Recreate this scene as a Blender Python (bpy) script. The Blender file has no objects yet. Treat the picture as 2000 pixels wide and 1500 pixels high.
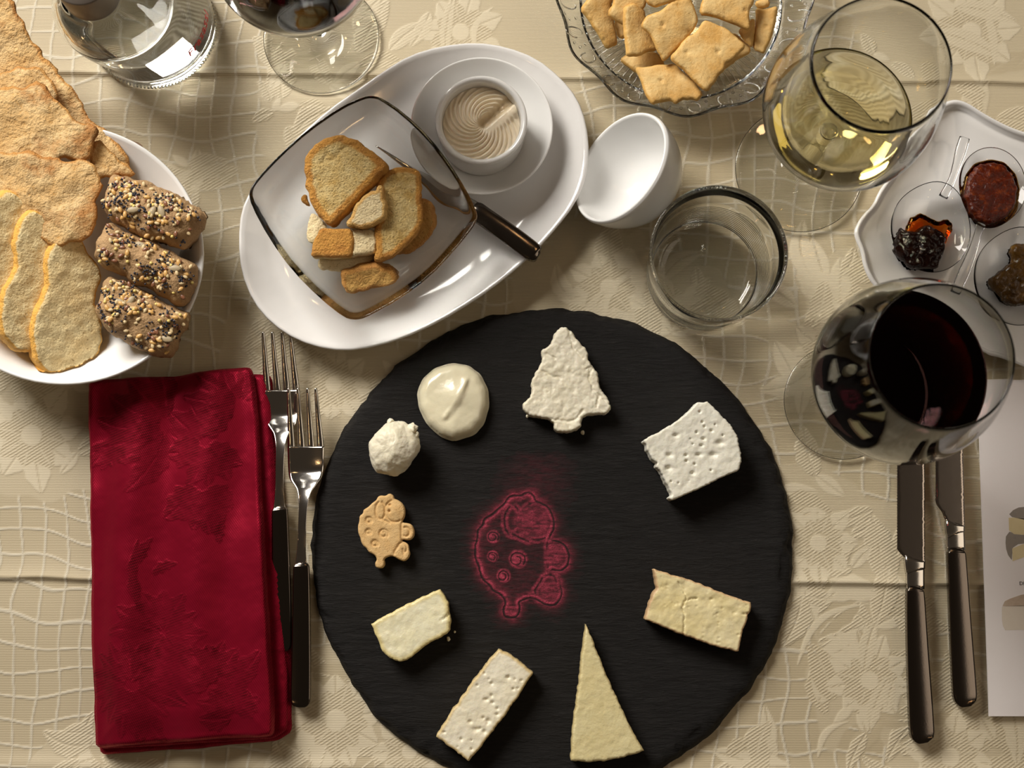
import bpy, math, random
import numpy as np
from mathutils import Vector, Matrix, geometry
random.seed(7); rng = np.random.RandomState(7)
S = bpy.context.scene
COL = S.collection

# ------------------------------------------------------------------ camera
F = 2656.0; H = 0.87
NX, NY = 964.0, 1094.0            # where the plumb line under the camera meets the frame
_d = np.array([(NX-1000)/F, -(NY-750)/F, -1.0]); _d /= np.linalg.norm(_d)
_z = -_d
_x = np.array([1.0, 0, 0]) - _z*_z[0]; _x /= np.linalg.norm(_x)
_y = np.cross(_z, _x)
R = np.array([_x, _y, _z])        # world = R @ cam
cd = bpy.data.cameras.new('camera'); cam = bpy.data.objects.new('camera', cd); COL.objects.link(cam)
M4 = Matrix([list(R[0])+[0], list(R[1])+[0], list(R[2])+[H], [0, 0, 0, 1]])
cam.matrix_world = M4
cd.sensor_width = 36; cd.lens = 36*F/2000.0; cd.clip_start = 0.02
cd.dof.use_dof = True; cd.dof.focus_distance = 0.862; cd.dof.aperture_fstop = 9.0
S.camera = cam

# ------------------------------------------------------------------ light
w = bpy.data.worlds.new('World'); S.world = w; w.use_nodes = True
bg = w.node_tree.nodes['Background']; bg.inputs[0].default_value = (1.0, 0.76, 0.54, 1); bg.inputs[1].default_value = 0.036
def area(name, loc, aim, size, power, color, sy=None):
    l = bpy.data.lights.new(name, 'AREA'); l.shape = 'RECTANGLE'; l.size = size; l.size_y = sy or size
    l.energy = power; l.color = color
    o = bpy.data.objects.new(name, l); COL.objects.link(o); o.location = loc
    o.rotation_euler = (Vector(aim)-Vector(loc)).to_track_quat('-Z', 'Y').to_euler()
    return o
area('window_light', (-0.92, 1.22, 1.10), (-0.03, 0.1, 0), 0.75, 40, (1.0, 0.945, 0.865), 0.75)
area('room_fill', (1.5, 0.1, 1.5), (0, 0.1, 0), 1.2, 5, (1.0, 0.84, 0.66))
for i, p in enumerate([(0.45, 1.05, 1.9), (-1.0, -0.75, 2.0), (1.35, -0.95, 1.9), (0.1, 1.35, 2.0)]):
    l = bpy.data.lights.new('ceiling_bulb', 'POINT'); l.energy = 1.6; l.color = (1, 0.62, 0.3); l.shadow_soft_size = 0.035
    o = bpy.data.objects.new('ceiling_bulb', l); COL.objects.link(o); o.location = p
S.view_settings.view_transform = 'Standard'; S.view_settings.look = 'None'
S.view_settings.exposure = 0.16; S.view_settings.gamma = 1.0; S.view_settings.use_curve_mapping = False
S.cycles.max_bounces = 16; S.cycles.transmission_bounces = 14; S.cycles.transparent_max_bounces = 12
S.cycles.diffuse_bounces = 4; S.cycles.glossy_bounces = 6
S.cycles.sample_clamp_indirect = 40.0; S.cycles.blur_glossy = 0.3

# ------------------------------------------------------------------ helpers
CAM = np.array([0, 0, H])
def ray(px, py):
    px = np.asarray(px, float); py = np.asarray(py, float)
    v = np.stack([(px-1000)/F, -(py-750)/F, -np.ones_like(px)], -1)
    return v @ R.T
def P(px, py, z=0.0):
    """the point of the table scene at height z that the photograph shows at pixel px, py"""
    r = ray(px, py); t = (z-H)/r[..., 2]
    return CAM + r*t[..., None]
def SC(px, py, z=0.0):
    a = P(px-20, py, z); b = P(px+20, py, z); return np.linalg.norm(b-a)/40
def _hash(ix, iy, iz, s):
    h = (ix*374761393 + iy*668265263 + iz*2147483647*3 + s*974634777) & 0xFFFFFFFF
    h = ((h ^ (h >> 13))*1274126177) & 0xFFFFFFFF
    return ((h ^ (h >> 16)) & 0xFFFF)/32767.5-1.0
def vnoise(p, scale=1.0, seed=0):
    p = np.asarray(p, float)/scale
    if p.shape[-1] == 2: p = np.concatenate([p, np.zeros(p.shape[:-1]+(1,))], -1)
    i = np.floor(p).astype(np.int64); f = p-i; f = f*f*(3-2*f)
    r = 0
    for a in (0, 1):
        for b in (0, 1):
            for c in (0, 1):
                wgt = (f[..., 0] if a else 1-f[..., 0])*(f[..., 1] if b else 1-f[..., 1])*(f[..., 2] if c else 1-f[..., 2])
                r = r+wgt*_hash(i[..., 0]+a, i[..., 1]+b, i[..., 2]+c, seed)
    return r
def fbm(p, scale, octv=3, seed=0):
    r = 0; a = 1.0
    for k in range(octv):
        r = r+a*vnoise(p, scale, seed+k*17); a *= .5; scale *= .47
    return r
def sstep(a, b, x):
    t = np.clip((np.asarray(x, float)-a)/(b-a), 0, 1); return t*t*(3-2*t)

def tag(o, label=None, cat=None, group=None, kind=None):
    if label: o['label'] = label
    if cat: o['category'] = cat
    if group: o['group'] = group
    if kind: o['kind'] = kind
    return o
def thing(name, label, cat, loc, group=None):
    o = bpy.data.objects.new(name, None); COL.objects.link(o); o.location = [float(c) for c in loc]
    o.empty_display_size = 0.01
    return tag(o, label, cat, group)
def mk(name, V, Fs, mat, parent=None, smooth=True, attrs=None, origin=None):
    """link vertices (world coordinates) and faces as one mesh object"""
    V = np.asarray(V, float)
    if origin is not None: off = np.array(origin, float)
    elif parent is not None: off = root_loc(parent)
    else:
        off = np.array([(V[:, 0].min()+V[:, 0].max())/2, (V[:, 1].min()+V[:, 1].max())/2, V[:, 2].min()])
    me = bpy.data.meshes.new(name)
    W = V-off
    if isinstance(Fs, np.ndarray):
        n, k = Fs.shape
        me.vertices.add(len(W)); me.vertices.foreach_set('co', W.astype(np.float32).ravel())
        me.loops.add(n*k); me.loops.foreach_set('vertex_index', Fs.astype(np.int32).ravel())
        me.polygons.add(n); me.polygons.foreach_set('loop_start', np.arange(0, n*k, k, dtype=np.int32))
        me.update(calc_edges=True)
    else:
        me.from_pydata([tuple(v) for v in W], [], [tuple(int(i) for i in f) for f in Fs])
    me.validate(); me.update()
    me.polygons.foreach_set('use_smooth', [smooth]*len(me.polygons))
    for k, a in (attrs or {}).items():
        at = me.attributes.new(k, 'FLOAT', 'POINT'); at.data.foreach_set('value', np.asarray(a, np.float32))
    if isinstance(mat, (list, tuple)):
        for m in mat: me.materials.append(m)
    elif mat: me.materials.append(mat)
    o = bpy.data.objects.new(name, me); COL.objects.link(o)
    if parent is not None: o.parent = parent
    else: o.location = off
    return o
def root_loc(o):
    t = np.zeros(3)
    while o is not None:
        t += np.array(o.location); o = o.parent
    return t
def ccw(p):
    p = np.asarray(p, float); x, y = p[:, 0], p[:, 1]
    a = np.sum(x*np.roll(y, -1)-np.roll(x, -1)*y)
    return p if a > 0 else p[::-1]
def chaikin(p, n):
    for _ in range(n):
        q = np.roll(p, -1, 0); p = np.stack([.75*p+.25*q, .25*p+.75*q], 1).reshape(-1, 2)
    return p
def subdiv(p, mx):
    out = []
    for a, b in zip(p, np.roll(p, -1, 0)):
        n = max(1, int(math.ceil(np.linalg.norm(b-a)/mx)))
        out += [a+(b-a)*k/n for k in range(n)]
    return np.array(out)
def resample(p, sp, closed=True):
    q = np.vstack([p, p[:1]]) if closed else p
    L = np.r_[0, np.cumsum(np.linalg.norm(np.diff(q, axis=0), axis=1))]
    n = max(4, int(round(L[-1]/sp))); t = np.linspace(0, L[-1], n+1)
    r = np.c_[np.interp(t, L, q[:, 0]), np.interp(t, L, q[:, 1])]
    return r[:-1] if closed else r
def segdist(pts, poly, closed=True):
    a = poly; b = np.roll(poly, -1, 0)
    if not closed: a, b = poly[:-1], poly[1:]
    out = np.full(len(pts), 1e9)
    for i in range(0, len(pts), 4000):
        q = pts[i:i+4000, None, :]; ab = (b-a)[None]; t = np.clip(((q-a[None])*ab).sum(-1)/np.maximum((ab**2).sum(-1), 1e-16), 0, 1)
        out[i:i+4000] = np.sqrt((((a[None]+t[..., None]*ab)-q)**2).sum(-1)).min(1)
    return out
def inside(pts, poly):
    x, y = pts[:, 0], pts[:, 1]; r = np.zeros(len(pts), bool)
    a = poly; b = np.roll(poly, -1, 0)
    for (x0, y0), (x1, y1) in zip(a, b):
        if y0 == y1: continue
        c = ((y0 > y) != (y1 > y)) & (x < (x1-x0)*(y-y0)/(y1-y0)+x0); r ^= c
    return r

def slab(px, z0, thick, grad=(0, 0), sp=.0016, bevel=.002, smooth=1, wob=(0, .004), nz=(0, .005),
         top=None, shell=False, side_n=3, bulge=0.0, bbev=None, crust='side', cband=.0015, world=None, seed=0, taper=0.0, cut=.008):
    """a solid piece: outline (pixels, seen on the plane of its top face) filled, rounded, given depth"""
    if world is None:
        px = np.asarray(px, float); c = px.mean(0); C0 = P(c[0], c[1], z0)
        gx, gy = grad; n = np.array([-gx, -gy, 1.0])
        r = ray(px[:, 0], px[:, 1]); t = ((C0-CAM) @ n)/(r @ n); W = CAM+r*t[:, None]
    else:
        W = np.c_[np.asarray(world, float), np.full(len(world), z0)]; C0 = W.mean(0); gx, gy = grad; n = np.array([-gx, -gy, 1.0])
        W[:, 2] = z0+gx*(W[:, 0]-C0[0])+gy*(W[:, 1]-C0[1])
    n = n/np.linalg.norm(n); u = np.array([1.0, 0, gx]); u /= np.linalg.norm(u); v = np.cross(n, u)
    o2 = np.c_[(W-C0) @ u, (W-C0) @ v]; o2 = ccw(o2)
    if smooth: o2 = chaikin(subdiv(o2, cut), smooth)
    o2 = resample(o2, sp)
    if wob[0]:
        o2 = o2.astype(float); tn = np.roll(o2, -1, 0)-np.roll(o2, 1, 0); nn = np.c_[tn[:, 1], -tn[:, 0]]; nn /= np.linalg.norm(nn, axis=1)[:, None]+1e-9
        o2 = o2+nn*(fbm(o2+seed*3.1, wob[1], 3, seed)*wob[0])[:, None]
    lo, hi = o2.min(0), o2.max(0)
    gxs = np.arange(lo[0], hi[0], sp); gys = np.arange(lo[1], hi[1], sp*.866)
    G = np.array([(x+(sp/2 if j % 2 else 0), y) for j, y in enumerate(gys) for x in gxs])
    if len(G):
        G = G+rng.uniform(-.12, .12, G.shape)*sp
        G = G[inside(G, o2)]
        if len(G): G = G[segdist(G, o2) > sp*.55]
    nb = len(o2); A = np.vstack([o2, G]) if len(G) else o2
    res = geometry.delaunay_2d_cdt([Vector(p) for p in A], [], [list(range(nb))], 1, 1e-7)
    A = np.array([tuple(q) for q in res[0]]); T = [f for f in res[2] if len(f) == 3]
    # boundary loop of the triangulation
    from collections import Counter
    E = {}
    for f in T:
        for k in range(3): E[(f[k], f[(k+1) % 3])] = 1
    bd = {a: b for (a, b) in E if (b, a) not in E}
    loop = []
    if bd:
        s = cur = next(iter(bd)); 
        while True:
            loop.append(cur); cur = bd.get(cur)
            if cur is None or cur == s or len(loop) > len(bd)+2: break
    d = segdist(A, o2); d[loop] = 0
    bv = np.where(d < bevel, bevel*(1-np.sqrt(np.clip(1-(1-d/max(bevel, 1e-6))**2, 0, 1))), 0) if bevel > 0 else 0*d
    h = -bv
    W3 = C0+A[:, :1]*u+A[:, 1:]*v
    if nz[0]: h = h+fbm(W3+seed*1.7, nz[1], 3, seed+5)*nz[0]*np.clip(d/max(bevel*.6, 1e-5)+.35, 0, 1)
    if top is not None: h = h+top(W3[:, 0], W3[:, 1], d)
    nA = len(A); V = [W3+h[:, None]*n]; cr = [np.where(d < cband, 1.0, 0.0) if crust == 'side' else (np.ones(nA) if crust in ('top', 'all') else np.zeros(nA))]
    if crust == 'side' and cband > 0: cr[0] = 1-sstep(cband*.4, cband*1.3, d)
    if crust == 'top': cr[0] = 1-0*d
    lp = np.array(loop); B = A[lp]
    tn = np.roll(B, -1, 0)-np.roll(B, 1, 0); nn = np.c_[tn[:, 1], -tn[:, 0]]; nn /= np.linalg.norm(nn, axis=1)[:, None]+1e-9
    ht = h[lp]; hb = (h[lp] if shell else 0)-thick
    if not shell: hb = np.full(len(lp), -thick)
    bb = bevel if bbev is None else bbev
    rings = []
    for k in range(1, side_n+1):
        t = k/(side_n+1); off = bulge*math.sin(math.pi*t)-taper*t
        pts = B+nn*off; hh = ht*(1-t)+hb*t
        rings.append((pts, hh))
    for pts, hh in rings:
        w3 = C0+pts[:, :1]*u+pts[:, 1:]*v+hh[:, None]*n
        if nz[0]: 
            ww = fbm(w3+seed, nz[1], 3, seed+9)*nz[0]
            w3 = w3+(nn[:, :1]*u+nn[:, 1:]*v)*ww[:, None]
        V.append(w3); cr.append(np.full(len(pts), 1.0 if crust in ('side', 'all') else 0.0))
    # bottom: same triangulation, inset a little
    Bm = A.copy(); Bm[lp] = B-nn*(bb*.5+taper)
    V.append(C0+Bm[:, :1]*u+Bm[:, 1:]*v+((h if shell else 0*h)-thick)[:, None]*n); cr.append(np.full(nA, 1.0 if crust in ('side', 'all') else 0.0))
    Fc = [tuple(f) for f in T]; base = nA; prev = lp
    L = len(lp)
    for k in range(side_n):
        cur = base+np.arange(L)
        for i in range(L):
            j = (i+1) % L; Fc.append((prev[j], prev[i], cur[i])); Fc.append((prev[j], cur[i], cur[j]))
        prev = cur; base += L
    bot = base+lp
    for i in range(L):
        j = (i+1) % L; Fc.append((prev[j], prev[i], bot[i])); Fc.append((prev[j], bot[i], bot[j]))
    Fc += [(f[0]+base, f[2]+base, f[1]+base) for f in T]
    V = np.vstack(V); Fc = np.array(Fc, np.int32)
    # every slab: top faces look up
    return V, Fc, {'crust': np.concatenate(cr)}, dict(top=V[:nA], d=d, n=n, u=u, v=v)

def lathe(c, prof, seg=64, shift=None, ripple=None):
    """surface of revolution about the vertical through c; prof = [(r, z)] from outside bottom round to inside bottom"""
    V = []; Fc = []; idx = []
    for r, z in prof:
        s = (0, 0) if shift is None else shift(z)
        if r < 1e-6:
            V.append((c[0]+s[0], c[1]+s[1], c[2]+z)); idx.append([len(V)-1]*seg)
        else:
            k0 = len(V)
            for i in range(seg):
                a = 2*math.pi*i/seg; rr = r*(1 if ripple is None else ripple(a, z))
                V.append((c[0]+s[0]+rr*math.cos(a), c[1]+s[1]+rr*math.sin(a), c[2]+z))
            idx.append(list(range(k0, k0+seg)))
    for a, b in zip(idx[:-1], idx[1:]):
        for i in range(seg):
            j = (i+1) % seg
            f = [a[i], a[j], b[j], b[i]]; g = []
            for q in f:
                if q not in g: g.append(q)
            if len(g) >= 3: Fc.append(tuple(g))
    return np.array(V), Fc
def spline(pts, n=6):
    """Catmull-Rom through profile points"""
    p = np.array(pts, float); q = np.vstack([2*p[0]-p[1], p, 2*p[-1]-p[-2]]); out = []
    for i in range(1, len(q)-2):
        for k in range(n):
            t = k/n; a, b, c_, e = q[i-1], q[i], q[i+1], q[i+2]
            out.append(.5*((2*b)+(-a+c_)*t+(2*a-5*b+4*c_-e)*t*t+(-a+3*b-3*c_+e)*t**3))
    out.append(p[-1]); return [(max(float(a), 0), float(b)) for a, b in out]
def dish(outline, prof, flat_from=.03, center=None):
    """closed dish from a star shaped outline (world xy); prof = [(inset, z)] over the top then back under to the middle.
    the outline relaxes to a smooth oval with growing inset"""
    o = np.asarray(outline, float); c = o.mean(0) if center is None else np.asarray(center, float)
    v = o-c; r = np.linalg.norm(v, axis=1); dr = v/r[:, None]
    k = max(3, len(r)//14)
    pad = np.r_[r[-k:], r, r[:k]]; rs = np.convolve(pad, np.ones(2*k+1)/(2*k+1), 'valid')
    V = []; Fc = []; idx = []; L = len(o)
    for ins, z in prof:
        if ins is None: V.append((c[0], c[1], z)); idx.append([len(V)-1]*L); continue
        w_ = min(1, max(0, ins)/flat_from); rr = (r*(1-w_)+rs*w_)-ins
        rr = np.maximum(rr, .0005)
        p = c+dr*rr[:, None]; k0 = len(V); V += [(a, b, z) for a, b in p]; idx.append(list(range(k0, k0+L)))
    for a, b in zip(idx[:-1], idx[1:]):
        for i in range(L):
            j = (i+1) % L; g = []
            for q in (a[j], a[i], b[i], b[j]):
                if q not in g: g.append(q)
            if len(g) >= 3: Fc.append(tuple(g))
    return np.array(V), Fc
def fix(o):
    """make the normals point outwards"""
    import bmesh
    bm = bmesh.new(); bm.from_mesh(o.data); bmesh.ops.recalc_face_normals(bm, faces=bm.faces); bm.to_mesh(o.data); bm.free(); return o
def tube(pts, rad, seg=10, flat=1.0):
    pts = np.asarray(pts, float); n = len(pts); rad = np.broadcast_to(rad, (n,)); V = []; Fc = []
    for i in range(n):
        t = pts[min(i+1, n-1)]-pts[max(i-1, 0)]; t = t/(np.linalg.norm(t)+1e-12)
        s = np.cross(t, [0, 0, 1.0]); s /= np.linalg.norm(s)+1e-12; q = np.cross(s, t)
        for k in range(seg):
            a = 2*math.pi*k/seg; V.append(pts[i]+rad[i]*(math.cos(a)*s+math.sin(a)*q*flat))
    for i in range(n-1):
        for k in range(seg):
            j = (k+1) % seg; Fc.append((i*seg+k, i*seg+j, (i+1)*seg+j, (i+1)*seg+k))
    Fc.append(tuple(range(seg))[::-1]); Fc.append(tuple((n-1)*seg+k for k in range(seg)))
    return np.array(V), Fc
def lump(c, rad, amp=.1, sc=.01, seed=0, res=28, octv=4):
    V = []; Fc = []
    for i in range(res+1):
        th = math.pi*i/res
        for j in range(2*res):
            a = math.pi*j/res; V.append((math.sin(th)*math.cos(a), math.sin(th)*math.sin(a), math.cos(th)))
    V = np.array(V); k = 2*res
    for i in range(res):
        for j in range(k):
            j2 = (j+1) % k; Fc.append((i*k+j, (i+1)*k+j, (i+1)*k+j2, i*k+j2))
    W = V*np.asarray(rad)
    W = W*(1+amp*fbm(W+seed*.37, sc, octv, seed))[:, None]
    return W+np.asarray(c), np.array(Fc, np.int32)

# ------------------------------------------------------------------ materials
def nt(name):
    m = bpy.data.materials.new(name); m.use_nodes = True; t = m.node_tree
    return m, t, t.nodes['Principled BSDF']
def N_(t, ty, **kw):
    n = t.nodes.new(ty)
    for k, v in kw.items():
        if k in n.inputs: n.inputs[k].default_value = v
        else: setattr(n, k, v)
    return n
def coords(t): return N_(t, 'ShaderNodeTexCoord').outputs['Object']
def noise(t, scale, detail=4, vec=None, rough=.6, dist=0):
    n = N_(t, 'ShaderNodeTexNoise'); n.inputs['Scale'].default_value = scale; n.inputs['Detail'].default_value = detail
    n.inputs['Roughness'].default_value = rough; n.inputs['Distortion'].default_value = dist
    t.links.new(vec if vec is not None else coords(t), n.inputs['Vector']); return n.outputs['Fac']
def ramp(t, fac, stops):
    r = N_(t, 'ShaderNodeValToRGB'); e = r.color_ramp.elements
    while len(e) < len(stops): e.new(.5)
    for el, (p, c) in zip(e, stops): el.position = p; el.color = (*c, 1) if len(c) == 3 else c
    t.links.new(fac, r.inputs[0]); return r.outputs[0]
def mixc(t, fac, a, b, mode='MIX'):
    m = N_(t, 'ShaderNodeMix', data_type='RGBA', blend_type=mode)
    for sock, v in ((m.inputs[0], fac), (m.inputs[6], a), (m.inputs[7], b)):
        if hasattr(v, 'is_linked'): t.links.new(v, sock)
        elif isinstance(v, (int, float)): sock.default_value = v
        else: sock.default_value = (*v, 1) if len(v) == 3 else v
    return m.outputs[2]
def math_(t, op, a, b=None):
    m = N_(t, 'ShaderNodeMath', operation=op)
    for s, v in ((m.inputs[0], a), (m.inputs[1], b)):
        if v is None: continue
        if hasattr(v, 'is_linked'): t.links.new(v, s)
        else: s.default_value = v
    return m.outputs[0]
def attr(t, n): return N_(t, 'ShaderNodeAttribute', attribute_name=n).outputs['Fac']
def bump(t, b, h, dist, strength=1.0):
    n = N_(t, 'ShaderNodeBump'); n.inputs['Distance'].default_value = dist; n.inputs['Strength'].default_value = strength
    t.links.new(h, n.inputs['Height']); t.links.new(n.outputs[0], b.inputs['Normal']); return n
def plain(name, col, rough=.5, metal=0, spec=.5, coat=0, sss=0, sssr=.004, bmp=None, var=None):
    m, t, b = nt(name)
    b.inputs['Base Color'].default_value = (*col, 1); b.inputs['Roughness'].default_value = rough; b.inputs['Metallic'].default_value = metal
    b.inputs['Specular IOR Level'].default_value = spec; b.inputs['Coat Weight'].default_value = coat
    if sss:
        b.inputs['Subsurface Weight'].default_value = sss; b.inputs['Subsurface Radius'].default_value = (1, .8, .55); b.inputs['Subsurface Scale'].default_value = sssr
    if var: t.links.new(mixc(t, noise(t, var[0], 5), col, var[1]), b.inputs['Base Color'])
    if bmp: bump(t, b, noise(t, bmp[0], 6), bmp[1])
    return m
def glassy(name, col=(1, 1, 1), ior=1.45, rough=0.0, absorb=None):
    m = bpy.data.materials.new(name); m.use_nodes = True; t = m.node_tree; t.nodes.clear()
    o = N_(t, 'ShaderNodeOutputMaterial'); g = N_(t, 'ShaderNodeBsdfGlass')
    g.inputs['Color'].default_value = (*col, 1); g.inputs['IOR'].default_value = ior; g.inputs['Roughness'].default_value = rough
    t.links.new(g.outputs[0], o.inputs['Surface'])
    if absorb:
        v = N_(t, 'ShaderNodeVolumeAbsorption'); v.inputs['Color'].default_value = (*absorb[0], 1); v.inputs['Density'].default_value = absorb[1]
        t.links.new(v.outputs[0], o.inputs['Volume'])
    return m
def bread_mat(name, crumb, crumb2, crust1, crust2, crust3=None, sc=1.0, bmp=.0012, rough=.75, pores=.25):
    m, t, b = nt(name)
    a = attr(t, 'crust'); n1 = noise(t, 90*sc, 6); n2 = noise(t, 320*sc, 6); n3 = noise(t, 700*sc, 4)
    cc = mixc(t, ramp(t, n1, [(.35, (0, 0, 0)), (.65, (1, 1, 1))]), crumb, crumb2)
    po = ramp(t, n3, [(.30, (pores, pores*.86, pores*.62)), (.42, (1, 1, 1))]); cc = mixc(t, 1.0, cc, po, 'MULTIPLY')
    ct = ramp(t, noise(t, 60*sc, 6, rough=.65), [(.3, crust1), (.55, crust2), (.78, crust3 or crust2)])
    fac = math_(t, 'ADD', a, math_(t, 'MULTIPLY', math_(t, 'SUBTRACT', n2, .5), .55))
    fac = ramp(t, fac, [(.3, (0, 0, 0)), (.75, (1, 1, 1))])
    t.links.new(mixc(t, fac, cc, ct), b.inputs['Base Color'])
    b.inputs['Roughness'].default_value = rough; b.inputs['Subsurface Weight'].default_value = .0
    bump(t, b, math_(t, 'ADD', n2, n3), bmp); return m

MAT = {}
MAT['porcelain'] = plain('white_porcelain', (.80, .79, .78), .10, coat=.3)
MAT['porcelain2'] = plain('white_porcelain_bright', (.86, .86, .85), .14, coat=.3)
MAT['steel'] = plain('polished_steel', (.66, .63, .59), .13, metal=1, bmp=(300, .00002))
MAT['steel_dark_refl'] = plain('steel_dark_reflection', (.17, .145, .125), .14, metal=1, bmp=(900, .00002))  # handles: same steel, the dark ceiling's reflection painted into the base colour
MAT['blade'] = plain('blade_steel_dark_refl', (.42, .37, .33), .14, metal=1, bmp=(300, .00002))  # table knife blades: steel darkened, reflection of the dark room put into the colour
MAT['glass'] = glassy('clear_glass', (.99, .995, .99), 1.46)
MAT['glass_grey'] = glassy('clear_pressed_glass', (.982, .988, .984), 1.46)
MAT['plastic'] = glassy('clear_plastic', (.97, .97, .97), 1.42, .02)
MAT['red_wine'] = glassy('red_wine', (.9, .5, .5), 1.34, 0, ((.45, .006, .014), 380))
MAT['white_wine'] = glassy('white_wine', (1, .995, .95), 1.34, 0, ((.97, .86, .32), 24))
MAT['water'] = glassy('water', (1, 1, 1), 1.33)
# ------------------------------------------------------------------ room floor, table, cloth
m, t, b = nt('wood'); t.links.new(mixc(t, noise(t, 12, 5, dist=1.5), (.16, .08, .035), (.30, .16, .07)), b.inputs['Base Color']); b.inputs['Roughness'].default_value = .4; MAT['wood'] = m
m, t, b = nt('floor_tile'); t.links.new(mixc(t, noise(t, 4, 5), (.20, .14, .09), (.26, .19, .13)), b.inputs['Base Color']); MAT['floor'] = m
def box(x0, x1, y0, y1, z0, z1):
    V = [(x, y, z) for z in (z0, z1) for y in (y0, y1) for x in (x0, x1)]
    return V, [(0, 2, 3, 1), (4, 5, 7, 6), (0, 1, 5, 4), (2, 6, 7, 3), (0, 4, 6, 2), (1, 3, 7, 5)]
V, f = box(-2, 2, -1.6, 2.2, -.78, -.76); tag(mk('floor', V, f, MAT['floor'], smooth=False), kind='structure')
tb = thing('table', 'wooden dining table under the cream damask cloth', 'table', (0, .12, -.76))
V, f = box(-.58, .58, -.36, .62, -.034, -.0045); mk('tabletop', V, f, MAT['wood'], tb, smooth=False)
for sx in (-1, 1):
    for sy in (-1, 1):
        V, f = box(sx*.5-.03, sx*.5+.03, .13+sy*.42-.03, .13+sy*.42+.03, -.76, -.034); mk('leg', V, f, MAT['wood'], tb, smooth=False)

def axis(lo, a, b_, hi, st, cs=.02):
    return np.r_[np.arange(lo, a, cs), np.arange(a, b_, st), np.arange(b_, hi+cs, cs)]
xs = axis(-.60, -.365, .375, .60, .00085); ys = axis(-.38, -.145, .385, .64, .00085)
X, Y = np.meshgrid(xs, ys); nx, ny = len(xs), len(ys); XY = np.c_[X.ravel(), Y.ravel()]
# --- woven damask: floral zones and the wavy lattice between them
zones = [(880, 40, 300), (640, 60, 150), (1850, 60, 190), (1980, 150, 130), (620, 230, 120), (1150, 560, 140), (1290, 610, 90), (560, 700, 120), (700, 760, 120),
         (60, 850, 150), (60, 700, 80), (650, 1390, 130), (760, 1500, 130), (560, 1560, 100), (1620, 690, 110), (1700, 1160, 140), (1600, 1060, 150), (1690, 1330, 110), (1760, 1420, 80),
         (1860, 1480, 150), (1450, 1480, 60), (160, 1500, 80), (370, 360, 45), (1640, 560, 60), (1940, 1400, 90), (200, 1480, 60), (1330, 560, 60)]
zm = np.zeros(len(XY))
for zx, zy, zr in zones:
    c = P(zx, zy)[:2]; r = zr*SC(zx, zy)
    dd = np.hypot(*(XY-c).T)+fbm(XY, .03, 2, 3)*.012
    zm = np.maximum(zm, 1-sstep(r*.93, r*1.0, dd))
wx = fbm(XY, .055, 2, 11)*.0075; wy = fbm(XY, .05, 2, 12)*.0080
gu = (XY[:, 0]+wx)/.0152; gv = (XY[:, 1]+wy+.05*XY[:, 0])/.0158
lu = np.abs(gu-np.round(gu))*.0152; lv = np.abs(gv-np.round(gv))*.0158
line = np.maximum(1-sstep(.0005, .0011, lu), 1-sstep(.0005, .0011, lv))*(1-zm)
pat = np.zeros(len(XY)); hat = np.zeros(len(XY)); emb = np.zeros(len(XY))
def put(idx, val, tone, hatch):
    k = val > .01
    i = idx[k]; v = val[k]
    pat[i] = pat[i]*(1-v)+tone*v; hat[i] = hat[i]*(1-v)+hatch*v; emb[i] = np.maximum(emb[i], v); line[i] *= (1-v)
def leaf(p0, p1, wd, tone=.9, hatch=0., curve=0., notch=0.):
    p0 = np.array(p0); p1 = np.array(p1); L = np.linalg.norm(p1-p0); m_ = (p0+p1)/2
    idx = np.where((np.abs(XY[:, 0]-m_[0]) < L*.6+wd) & (np.abs(XY[:, 1]-m_[1]) < L*.6+wd))[0]
    if not len(idx): return
    q = XY[idx]-p0; ax = (p1-p0)/L; tt = (q @ ax)/L; ss = q @ np.array([-ax[1], ax[0]])-curve*L*np.sin(np.pi*np.clip(tt, 0, 1))
    wv = wd*np.sin(np.pi*np.clip(tt, 0, 1)**.8)**.8*(1+notch*np.sin(tt*22))
    v = sstep(-.0006, .0006, wv-np.abs(ss))*(tt > 0)*(tt < 1)
    v = v*(1-.8*(1-sstep(.0003, .0009, np.abs(ss)))*(wd > .0035))
    put(idx, v, tone, hatch)
def disc(c, r, tone, hatch=0.):
    idx = np.where((np.abs(XY[:, 0]-c[0]) < r*1.2) & (np.abs(XY[:, 1]-c[1]) < r*1.2))[0]
    if len(idx): put(idx, 1-sstep(r-.0006, r+.0006, np.hypot(*(XY[idx]-c).T)), tone, hatch)
def flower(px, py, r, n=8, rot=0.):
    c = P(px, py)[:2]
    for ring, (k0, k1, wd) in enumerate(((.25, 1, .26), (.2, .68, .18))):
        for k in range(n):
            a = rot+2*math.pi*(k+.5*ring)/n; dv = np.array([math.cos(a), math.sin(a)])
            leaf(c+dv*r*k0, c+dv*r*k1*(1+.12*math.sin(k*2.3)), r*wd, .95 if ring == 0 else .25, .0 if ring == 0 else .8, notch=.06)
    disc(c, r*.2, 1.0)
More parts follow.
